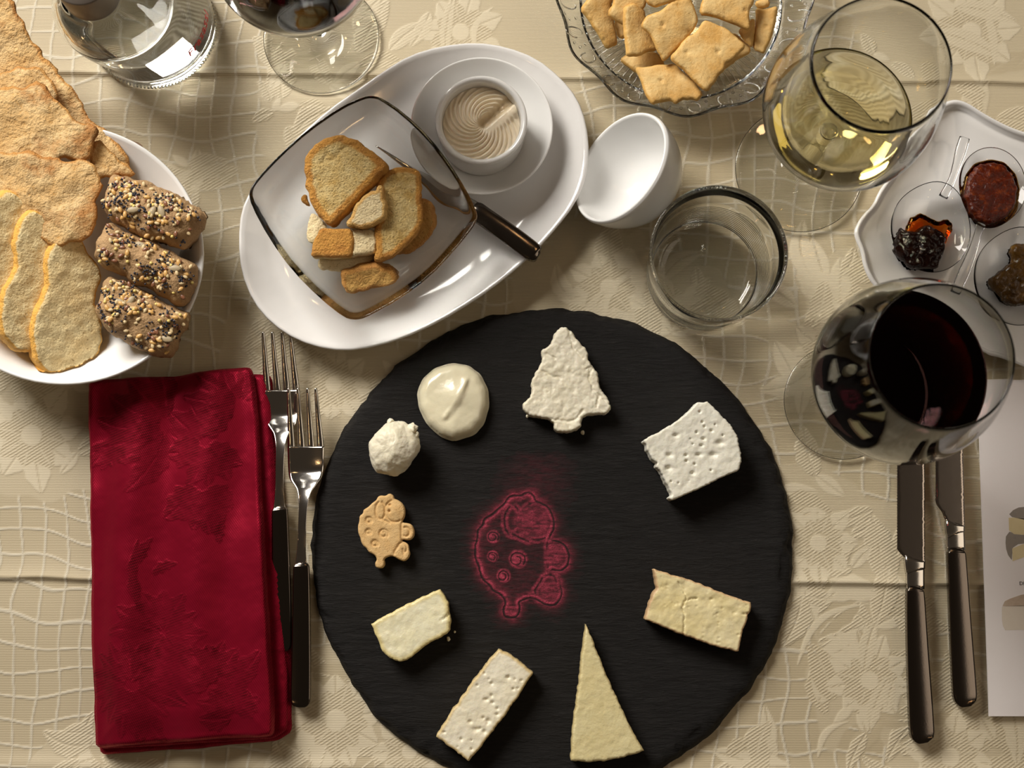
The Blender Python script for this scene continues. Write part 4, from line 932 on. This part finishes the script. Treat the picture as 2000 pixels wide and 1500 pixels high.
for k, (px, z, gr, lb) in enumerate(((S1, .055, (.05, .10), 'uppermost seeded brown bread piece, torn along its top right'), (S2, .053, (-.10, .10), 'middle seeded brown bread piece'), (S3, .049, (-.15, .05), 'lowest seeded brown bread piece, hanging over the plate rim'))):
    th = (.030, .030, .026)[k]
    V, f, at, inf = slab(px, z, th, grad=gr, sp=.0016, bevel=.0060, smooth=2, wob=(.0012, .008), nz=(.0012, .006), top=dome(.011), side_n=5, bulge=.0006, crust='top', seed=k+3, taper=.006)
    V = plate_clamp(V)
    rt = thing('seeded_bread', lb, 'bread', (V[:, 0].mean(), V[:, 1].mean(), V[:, 2].min()), 'seeded brown bread pieces')
    mk('loaf', V, f, MAT['brown_bread'], rt, attrs=at)
    g = np.random.RandomState(k+11); T = inf['top']; d = inf['d']; ok = np.where(d > .0022)[0]
    n3 = inf['n']; SV = []; SF = []; SM = []
    for s in range(430):
        i = ok[g.randint(len(ok))]; dens = .5+fbm(T[i:i+1], .014, 2, 70+k)[0]
        if g.rand() > np.clip(dens+.25, .12, 1): continue
        ty = g.choice(6, p=[.50, .18, .10, .10, .11, .01]); c_ = T[i]+n3*.0002+np.r_[g.uniform(-.0008, .0008, 2), 0]
        L, W_, hh = [q_*1.2 for q_ in {0: (.0006, .0005, .0005), 1: (.0015, .0009, .0006), 2: (.0009, .0009, .0008), 3: (.0018, .0010, .0006), 4: (.0019, .0011, .0007), 5: (.0036, .0018, .0008)}[ty]]
        a = g.uniform(0, 6.28); ca, sa = math.cos(a), math.sin(a); nb = len(SV)
        if ty == 0 and g.rand() < .6:
            reps = 3
        else: reps = 1
        for rp in range(reps):
            cq = c_+np.r_[g.uniform(-.0022, .0022, 2)*(rp > 0), 0]; nb = len(SV)
            for (lat, zz_) in ((1, -.3), (1, .3), (.72, .75)):
                for q in range(8):
                    th_ = q*math.pi/4; x, y = L*lat*math.cos(th_)*(1.0 if abs(math.cos(th_)) > .9 else .95), W_*lat*math.sin(th_)
                    SV.append(cq+np.array([x*ca-y*sa, x*sa+y*ca, hh*zz_]))
            SV.append(cq+np.array([0, 0, hh]))
            for rg in range(2):
                for q in range(8):
                    j = (q+1) % 8; SF.append((nb+rg*8+q, nb+rg*8+j, nb+rg*8+8+j, nb+rg*8+8+q)); SM.append(ty)
            for q in range(8): SF.append((nb+16+q, nb+16+(q+1) % 8, nb+24)); SM.append(ty)
    o = mk('seeds', SV, SF, sm, rt); o.data.polygons.foreach_set('material_index', SM); tag(o, 'mixed poppy, sesame and millet seeds', kind='stuff')

# ------------------------------------------------------------------ wine glasses, tumbler, bottle
def glass_prof(rb, stem, bowl, wall=.0011):
    """outer profile from the foot up, then the inside of the bowl"""
    foot = [(0, .0004), (rb*.6, .0006), (rb*.97, .0002), (rb, .0010), (rb*.985, .0019), (rb*.7, .0026), (rb*.35, .0048), (.009, .0085), (.0050, .014), (.0041, .022)]
    outer = spline(foot, 4)[:-1]+spline([(.0041, .022), (.0037, stem*.5), (.0040, stem*.9), bowl[0]], 3)[:-1]+spline(bowl, 5)
    top = bowl[-1]; rim = [(top[0]-.0002, top[1]+.0004), (top[0]-.0006, top[1]+.0005), (top[0]-wall, top[1])]
    inner = [(max(r-wall, 0), z+(.0012 if z > bowl[0][1]+.004 else .0040)*(.5 if r > .03 else 1)) for r, z in spline(bowl, 5)[::-1] if r > .006]
    inner = [p for p in inner if p[1] < top[1]-.001]+[(0, bowl[0][1]+.0065)]
    return outer+rim+inner, inner
def wine(c, inner, level, mat, name, label, shrink=.0004):
    pts = [(r+shrink, z-.0002) for r, z in inner if z < level][::-1]
    rl = np.interp(level, [p[1] for p in pts], [p[0] for p in pts]); 
    allp = sorted([(z, r) for r, z in inner]); rl = np.interp(level, [a for a, _ in allp], [b_ for _, b_ in allp])+shrink
    pts = [(0, pts[0][1]-.0001)]+[p for p in pts if p[0] > 1e-4]+[(rl, level), (rl-.0012, level-.0006), (rl*.8, level-.0008), (0, level-.0008)]
    V, f = lathe(c, pts, 96); tag(fix(mk(name, V, f, mat)), label, 'wine')
BR = [(.0043, .080), (.0060, .0840), (.018, .0890), (.033, .0985), (.0440, .112), (.0495, .128), (.0505, .142), (.0480, .162), (.0430, .181), (.0372, .1985)]
def wineglass(label, base_px, k, bowl, rb, level, wmat, wname, wlabel):
    c = P(*base_px, 0); c[2] = 0; bw = [(r*k if r > .01 else r, z*k) for r, z in bowl]
    pf, inner = glass_prof(rb, bw[0][1], bw)
    V, f = lathe(c, pf, 96); o = fix(mk('wine_glass', V, f, MAT['glass'])); tag(o, label, 'glass', 'wine glasses'); wine(c, inner, level*k, wmat, wname, wlabel); return o
wineglass('large stemmed glass of red wine standing above the knives', (1643, 785), 1.0, BR, .0370, .128, MAT['red_wine'], 'red_wine', 'dark red wine in the glass above the knives')
wineglass('stemmed glass of red wine between the bottle and the platter, cut by the top edge', (628, 75), .95, BR, .0380, .128, MAT['red_wine'], 'red_wine', 'dark red wine in the glass at the top edge')
BW = [(.0043, .072), (.0060, .0755), (.017, .0800), (.031, .0885), (.0420, .102), (.0475, .118), (.0485, .132), (.0465, .152), (.0418, .175), (.0368, .1940)]
wineglass('stemmed glass of white wine beside the dish of crackers', (1560, 332), 1.0, BW, .0418, .106, MAT['white_wine'], 'white_wine', 'pale yellow white wine in the glass beside the crackers')
# tumbler with fine rings
c = P(1371, 539, 0); c[2] = 0
po_ = [(0, .0010), (.026, .0012), (.0335, .0004), (.0358, .0018)]
for z in np.linspace(.003, .034, 60): po_.append((.0362+(.0420-.0362)*(z/.068)+.00022*math.sin(z*2*math.pi/.0026), z))
po_ += [(.0393, .040), (.0405, .052), (.0419, .0668), (.0418, .0680), (.0411, .0685), (.0402, .0678), (.0388, .052), (.0374, .036), (.0350, .012), (.0325, .0072), (.024, .0056), (0, .0050)]
V, f = lathe(c, po_, 110); tag(fix(mk('water_tumbler', V, f, MAT['glass_grey'])), 'empty clear tumbler with fine rings round its lower wall', 'glass')
# bottle
bt = thing('water_bottle', 'clear glass water bottle with a grey-brown cap at the upper left', 'bottle', (*P(300, 55)[:2], 0))
c = P(300, 55, 0); c[2] = 0; top_ = P(178, -16, .092); sh_ = (top_-c)[:2]
shf = lambda z: tuple(sh_*float(sstep(.012, .094, z)))
po_ = spline([(0, .003), (.030, .0022), (.0395, .0006), (.0418, .0042), (.0422, .018), (.0415, .036), (.0400, .050), (.0365, .064), (.0300, .076), (.0215, .085), (.0172, .0895), (.0165, .094), (.0150, .097), (.0135, .0965), (.0142, .091), (.019, .0835), (.0275, .0745), (.0340, .0625), (.0372, .049), (.0385, .036), (.0390, .018), (.0380, .009), (.030, .0072), (0, .0078)], 4)
V, f = lathe(c, po_, 120, shift=shf); fix(mk('glass_body', V, f, MAT['glass'], bt))
# knurled foot ring
V = []; Fc = []
for k in range(110):
    a = 2*math.pi*k/110; q = (c[0]+.0419*math.cos(a), c[1]+.0419*math.sin(a), .0030); v2, f2 = lump(q, (.0011, .0011, .0022), 0, 1, 0, 4); n0 = len(V); V += list(v2); Fc += [tuple(int(i)+n0 for i in ff) for ff in f2]
tag(mk('knurled_ring', V, Fc, MAT['glass'], bt), kind='stuff')
wp = [(.0388, .0105), (.0392, .018), (.0388, .036), (.0375, .049), (.0345, .0620)]
V, f = lathe(c, [(0, .0082), (.030, .0078)]+spline(wp, 4)+[(.0330, .0615), (0, .0615)], 96, shift=shf); tag(fix(mk('water', V, f, MAT['water'])), 'still water inside the clear bottle', 'water')
cap = [(0, .0955), (.0166, .0955), (.0168, .0900), (.0174, .0900), (.0176, .0915), (.0174, .1120), (.0166, .1135), (0, .1138)]
MAT['cap'] = plain('cap_metal', (.20, .17, .145), .38, metal=.3)
V, f = lathe(c, cap, 72, shift=lambda z: tuple(sh_)); tag(fix(mk('cap', V, f, MAT['cap'], bt)), 'grey-brown screw cap')
MAT['red_ink'] = plain('red_print', (.62, .03, .03), .4); MAT['grey_ink'] = plain('grey_print', (.35, .35, .36), .4)
def wrap(a_mid, z0, rad=.0432):
    def fn(V):
        w_ = V[:, 0].max(); a = a_mid+(V[:, 0]-w_/2)/rad; z = z0+V[:, 1]; r = rad+V[:, 2]
        s = np.array([shf(q) for q in z]); return np.c_[c[0]+r*np.cos(a)+s[:, 0], c[1]+r*np.sin(a)+s[:, 1], z]
    return fn
text('label_name', 'Frasassi', .0105, MAT['red_ink'], bt, wrap(math.radians(-20), .0270), .0002, .35, 3)
for k in range(2):
    V = []; Fc = []; g = np.random.RandomState(k); x = 0
    while x < .040:
        w_ = g.uniform(.0005, .0018); n0 = len(V); V += [(x, 0, 0), (x+w_, 0, 0), (x+w_, .0005, 0), (x, .0005, 0)]; Fc.append((n0, n0+1, n0+2, n0+3)); x += w_+.0006
    tag(mk('small_print', wrap(math.radians(-22), .0200-.0024*k)(np.array(V)), Fc, MAT['grey_ink'], bt), kind='stuff')

# ------------------------------------------------------------------ pressed glass dish with crackers
cd_ = P(1338, -18, .024); cd_[2] = 0; R_ = 250*SC(1338, 0, .024)
def scal(a, z): return 1+.020*math.cos(a*12)*sstep(.012, .024, z)
rI = 198*SC(1338, 0, .012)
prof = [(0, .0040), (rI*.5, .0040)]+spline([(rI*.94, .0042), (rI*1.0, .0060), (rI*1.035, .0095), (rI*1.10, .0140), (rI*1.19, .0200), (R_*.985, .0238), (R_*1.0, .0240), (R_*.998, .0222), (rI*1.19, .0168), (rI*1.10, .0110), (rI*1.03, .0060), (rI*.99, .0012), (rI*.95, .0004)], 4)+[(rI*.5, .0010), (0, .0010)]
prof = prof[::-1]
dishr = thing('pressed_glass_dish', 'scalloped pressed glass dish holding square crackers at the top edge', 'dish', (cd_[0], cd_[1], 0))
V, f = lathe(cd_, prof, 240, ripple=scal); fix(mk('dish', V, f, MAT['glass_grey'], dishr))
V = []; Fc = []
for k in range(96):      # moulded radial ribs on the floor of the well
    a = 2*math.pi*k/96
    p0 = np.array([cd_[0]+rI*.66*math.cos(a), cd_[1]+rI*.66*math.sin(a), .0042]); p1 = np.array([cd_[0]+rI*.965*math.cos(a), cd_[1]+rI*.965*math.sin(a), .0050])
    v2, f2 = tube(np.linspace(p0, p1, 4), [.0003, .0007, .0007, .0003], 6); n0 = len(V); V += list(v2); Fc += [tuple(i+n0 for i in ff) for ff in f2]
tag(mk('moulded_ribs', V, Fc, MAT['glass_grey'], dishr), kind='stuff')
V = []; Fc = []
def rimz(r): return np.interp(r, [rI*1.0, rI*1.035, rI*1.10, rI*1.19, R_*.985], [.0060, .0095, .0140, .0200, .0238])
def addt(pts, rad, seg=6):
    global V, Fc
    v2, f2 = tube(np.array(pts), rad, seg); n0 = len(V); V += list(v2); Fc += [tuple(i+n0 for i in ff) for ff in f2]
for k in range(24):      # raised leaf curls and dots round the rim
    a = 2*math.pi*(k+.3)/24; rm = rI*1.135; pts = []
    for q in np.linspace(0, 1, 18):
        th = q*5.0; aa = a+(.055 if k % 2 else -.055)*math.cos(th)*(1-.25*q); r_2 = rm+.0065*math.sin(th)*(1-.2*q); pts.append((cd_[0]+r_2*math.cos(aa), cd_[1]+r_2*math.sin(aa), rimz(r_2)+.0002))
    addt(pts, .0006)
    for q, (da, dr) in enumerate(((.10, .0035), (.12, -.004), (.145, .001))):
        r_2 = rm+dr; aa = a+da; v2, f2 = lump((cd_[0]+r_2*math.cos(aa), cd_[1]+r_2*math.sin(aa), rimz(r_2)), (.0011,)*3, 0, 1, 0, 5); n0 = len(V); V += list(v2); Fc += [tuple(int(i)+n0 for i in ff) for ff in f2]
for k in range(72):
    a = 2*math.pi*k/72; r_2 = rI*.99; v2, f2 = lump((cd_[0]+r_2*math.cos(a), cd_[1]+r_2*math.sin(a), .0058), (.0012,)*3, 0, 1, 0, 5); n0 = len(V); V += list(v2); Fc += [tuple(int(i)+n0 for i in ff) for ff in f2]
tag(mk('moulded_scrolls', V, Fc, MAT['glass_grey'], dishr), kind='stuff')

MAT['cracker'] = bread_mat('cracker', (.82, .58, .25), (.68, .38, .10), (.62, .31, .06), (.74, .46, .14), (.52, .25, .05), sc=.8, bmp=.0004, pores=.88)
GK = 'square crackers in the pressed glass dish'
def cracker(label, px, z, grad=(0, 0), holes=(), th=.0030, sd=0):
    hz = [(P(a, b_, z)[:2]) for a, b_ in holes]
    def fn(x, y, d):
        h = .0010*(1-np.exp(-d/.004))
        for q in hz: h = h-.0018*np.exp(-(np.hypot(x-q[0], y-q[1])/.0011)**2)
        return h+fbm(np.c_[x, y], .014, 2, sd)*.0008
    piece('cracker', label, 'cracker', px, z, th, MAT['cracker'], GK, grad=grad, sp=.0013, bevel=.0010, smooth=1, wob=(.0005, .007), nz=(.0001, .005), shell=True, side_n=2, cband=.0012, top=fn, seed=sd)
cracker('light cracker scrap under the front crackers, its pale left corner showing', [(1208, 115), (1226, 104), (1250, 102), (1282, 102), (1300, 124), (1290, 150), (1245, 140), (1228, 128)], .018, (0, .05), sd=1)
cracker('cracker leaning at the far left of the dish', [(1135, 16), (1150, 0), (1165, -20), (1205, -24), (1196, 10), (1200, 45), (1208, 86), (1196, 90), (1187, 96), (1176, 76), (1160, 50)], .030, (-.35, .2), sd=2)
cracker('small cracker edge between the two leftmost crackers', [(1200, 38), (1212, 44), (1224, 48), (1224, 72), (1206, 71)], .022, sd=3)
cracker('upright brown cracker second from the left', [(1196, -30), (1262, -30), (1262, 10), (1240, 45), (1215, 48), (1200, 38), (1186, 25), (1200, 5)], .036, (-.1, .3), sd=4)
cracker('narrow cracker standing between the left ones and the big middle one', [(1220, 12), (1240, 4), (1262, 20), (1272, 60), (1285, 100), (1268, 100), (1250, 110), (1228, 108), (1224, 70)], .034, (-.4, .1), sd=5)
cracker('cracker under the big front one, its right edge showing', [(1415, 70), (1440, 62), (1470, 98), (1452, 108), (1425, 125), (1404, 142), (1390, 130)], .026, (0, 0), sd=6)
cracker('thin cracker standing on edge behind the front pair', [(1438, 60), (1455, 48), (1473, 33), (1472, 65), (1468, 92), (1452, 76)], .030, (.3, .1), sd=7)
cracker('pale upright cracker at the far right of the dish', [(1475, 14), (1494, 18), (1518, 10), (1515, 40), (1504, 72), (1492, 106), (1482, 100), (1471, 96), (1473, 55)], .031, (.35, .1), [(1495, 52)], sd=8)
cracker('large tan cracker with two dimples in the middle of the pile', [(1250, 50), (1262, 30), (1290, 20), (1310, 4), (1345, -10), (1358, 15), (1366, 38), (1352, 65), (1326, 92), (1308, 110), (1297, 121), (1284, 100), (1270, 66)], .041, (.0, .25), [(1294, 49), (1347, 61)], sd=9)
cracker('half hidden cracker at the top of the pile, cut by the picture edge', [(1262, -40), (1345, -40), (1340, -8), (1310, 6), (1280, 14), (1262, 6)], .046, (0, .3), sd=15)
cracker('square cracker at the upper right of the pile', [(1366, 28), (1372, 5), (1378, -25), (1472, -30), (1475, 8), (1462, 18), (1464, 38), (1465, 57), (1440, 46), (1412, 38), (1388, 30)], .043, (0, .1), [(1456, 20), (1396, 43)], sd=10)
cracker('small cracker end showing right of the upper square cracker', [(1474, 2), (1500, -8), (1508, 8), (1494, 16), (1478, 12)], .030, sd=16)
cracker('front left cracker with a scalloped lower edge', [(1240, 129), (1262, 130), (1290, 126), (1317, 124), (1345, 150), (1375, 182), (1368, 192), (1362, 196), (1352, 190), (1342, 192), (1334, 190), (1322, 202), (1312, 192), (1300, 194), (1287, 198), (1273, 202), (1262, 182), (1252, 155)], .031, (0, -.05), [(1291, 157)], sd=11)
cracker('biggest front cracker with torn edges and two dimples', [(1366, 54), (1374, 38), (1392, 42), (1418, 54), (1438, 70), (1457, 89), (1444, 104), (1430, 118), (1418, 122), (1416, 138), (1404, 144), (1398, 158), (1388, 168), (1384, 175), (1374, 174), (1345, 146), (1308, 110), (1322, 98), (1334, 82), (1342, 70), (1356, 68)], .040, (0, .05), [(1341, 103), (1402, 101)], sd=12)

# ------------------------------------------------------------------ jam tray with clear spoons
jt = [(1668, 448), (1684, 420), (1704, 402), (1716, 374), (1732, 352), (1752, 322), (1778, 290), (1800, 258), (1812, 240), (1822, 216), (1836, 208), (1846, 198), (1868, 192), (1892, 200), (1915, 216), (1950, 236), (1985, 252), (2020, 262), (2060, 275), (2090, 300), (2110, 350), (2118, 420), (2122, 520), (2118, 600), (2105, 680), (2080, 715), (2040, 728), (2000, 716), (1965, 700), (1930, 688), (1895, 672), (1860, 650), (1830, 640), (1800, 620), (1770, 600), (1735, 585), (1705, 555), (1698, 545), (1686, 520), (1682, 490), (1670, 465)]
jw = out_w(jt, .018, 2, .0022)
prof = [(None, .0068), (.05, .0066), (.030, .0066), (.020, .0078), (.011, .0115), (.0065, .0128), (.0045, .0130), (.0034, .0165), (.0020, .0184), (.0008, .0182), (0, .0170), (.0006, .0155), (.004, .0120), (.010, .0095), (.020, .0048), (.026, .0006), (.030, .0004), (.033, .0030), (None, .0032)]
V, f = dish(jw, prof, .045); tag(fix(mk('jam_tray', V, f, MAT['porcelain'])), 'white tray with a scalloped raised rim holding spoons of jam', 'tray')
m, t, b = nt('dark_jam'); n1 = noise(t, 120, 5)
t.links.new(ramp(t, n1, [(.3, (.008, .002, .0015)), (.6, (.022, .006, .003)), (.85, (.12, .035, .008))]), b.inputs['Base Color']); b.inputs['Roughness'].default_value = .16; b.inputs['Specular IOR Level'].default_value = .22; bump(t, b, noise(t, 420, 3), .0006); MAT['jam_dark'] = m
MAT['jam_amber'] = glassy('amber_syrup', (.95, .55, .15), 1.40, .03, ((.85, .30, .03), 160))
m, t, b = nt('red_jam'); t.links.new(ramp(t, noise(t, 260, 5), [(.3, (.035, .004, .0015)), (.55, (.085, .010, .002)), (.8, (.26, .05, .006))]), b.inputs['Base Color']); b.inputs['Roughness'].default_value = .12; b.inputs['Specular IOR Level'].default_value = .35; bump(t, b, noise(t, 500, 4), .0008); MAT['jam_red'] = m
m, t, b = nt('brown_jam'); t.links.new(ramp(t, noise(t, 90, 5), [(.3, (.03, .013, .003)), (.6, (.09, .042, .007)), (.85, (.26, .13, .02))]), b.inputs['Base Color']); b.inputs['Roughness'].default_value = .12; b.inputs['Specular IOR Level'].default_value = .35; bump(t, b, noise(t, 300, 4), .0010); MAT['jam_brown'] = m
def jspoon(label, bx, by, rx, ry, z, stem, group='clear jam spoons'):
    r = thing('tasting_spoon', label, 'spoon', (*P(bx, by, z)[:2], .0068), group)
    c = P(bx, by, z); sx, sy = rx*SC(bx, by, z), ry*SC(bx, by, z); V = []; Fc = []; seg = 64; idx = []
    sd_ = P(stem[1][0], stem[1][1], z)-c; sa = math.atan2(sd_[1], sd_[0])
    prof = [(0, -.0072), (.35, -.0066), (.65, -.0042), (.88, -.0012), (.985, .0004), (1.0, .0007), (.985, .0001), (.88, -.0022), (.65, -.0053), (.35, -.0078), (0, -.0084)]
    for q, h in prof:
        k0 = len(V)
        for i in range(seg):
            a = 2*math.pi*i/seg; pn = 1+.16*max(0, math.cos(a-sa))**6*(q > .5); V.append((c[0]+sx*q*pn*math.cos(a), c[1]+sy*q*pn*math.sin(a), z+h))
        idx.append(range(k0, k0+seg))
    for a, b_ in zip(idx[:-1], idx[1:]):
        for i in range(seg):
            j = (i+1) % seg; Fc.append((a[i], a[j], b_[j], b_[i]))
    fix(mk('spoon_bowl', V, Fc, MAT['plastic'], r))
    st = dense([(*p, w_, z_) for p, w_, z_ in zip(stem, (9, 7, 8.5, 11, 10), (z+.0004, z+.0020, z+.0035, z+.0045, z+.0048))], 5)
    V, f = strip(st, .0022, 5, .0006); fix(mk('stem', V, f, MAT['plastic'], r))
    return c
Z1, Z2, Z3 = .0165, .0185, .0165
jspoon('clear spoon holding dark jam with a run of amber syrup', 1817, 448, 78, 86, Z1, [(1843, 384), (1860, 350), (1870, 320), (1878, 292), (1885, 268)])
jspoon('clear spoon holding a rounded pool of red-brown jam', 1938, 362, 66, 76, Z2, [(1918, 436), (1910, 458), (1900, 490), (1884, 530), (1868, 566)])
jspoon('clear spoon with lumpy brown jam, cut by the right edge', 1985, 545, 84, 92, Z3, [(2010, 470), (2020, 440), (2030, 410), (2040, 380), (2050, 350)])
def jam(name, label, px, z, th, mat, dm=.0015, nz=(.0008, .003), bev=.003, sm_=2, **kw):
    V, f, at, inf = slab(px, z, th, sp=.0009, bevel=bev, smooth=sm_, wob=(.0006, .003), nz=nz, side_n=2, top=dome(dm, .004), crust='none', taper=.002, **kw)
    return tag(mk(name, V, f, mat), label, 'jam')
jam('amber_syrup', 'amber syrup run beside the dark jam in the left spoon', [(1768, 446), (1775, 428), (1790, 418), (1808, 416), (1820, 426), (1834, 432), (1850, 424), (1862, 436), (1862, 450), (1852, 462), (1850, 480), (1820, 480), (1790, 460), (1775, 458)], Z1-.0008, .0045, MAT['jam_amber'], .0008, bev=.0018, nz=(.0002, .003))
jam('dark_jam', 'blackish lumpy jam in the left spoon', [(1760, 440), (1768, 448), (1788, 452), (1800, 440), (1812, 436), (1828, 444), (1844, 452), (1850, 470), (1846, 490), (1838, 510), (1836, 524), (1812, 524), (1780, 526), (1762, 506), (1750, 486), (1752, 460)], Z1+.0035, .0095, MAT['jam_dark'], .0025, (.0016, .0032))
rj = jam('red_jam', 'red-brown glossy round jam in the upper spoon', [(1937, 314), (1962, 320), (1982, 342), (1990, 372), (1984, 405), (1966, 428), (1938, 439), (1912, 432), (1894, 410), (1885, 378), (1890, 345), (1908, 322)], Z2+.0010, .0085, MAT['jam_red'], .0016, (.0004, .004), bev=.0022)
jam('brown_jam', 'brown chunky jam at the right edge', [(1975, 478), (1992, 471), (2020, 480), (2030, 520), (2035, 560), (2020, 590), (1985, 598), (1960, 588), (1950, 572), (1935, 558), (1932, 545), (1945, 535), (1965, 520), (1980, 508), (1976, 495)], Z3+.0035, .0095, MAT['jam_brown'], .0022, (.0010, .005))

V, f, at, inf = slab([(1937, 309), (1964, 315), (1987, 339), (1995, 372), (1989, 408), (1969, 433), (1938, 444), (1909, 437), (1890, 413), (1880, 378), (1885, 342), (1905, 317)], Z2-.0012, .0060, sp=.0012, bevel=.0018, smooth=2, side_n=2, crust='none', taper=.002)
tag(mk('syrup_rim', V, f, MAT['jam_amber'], rj), 'amber syrup rim')
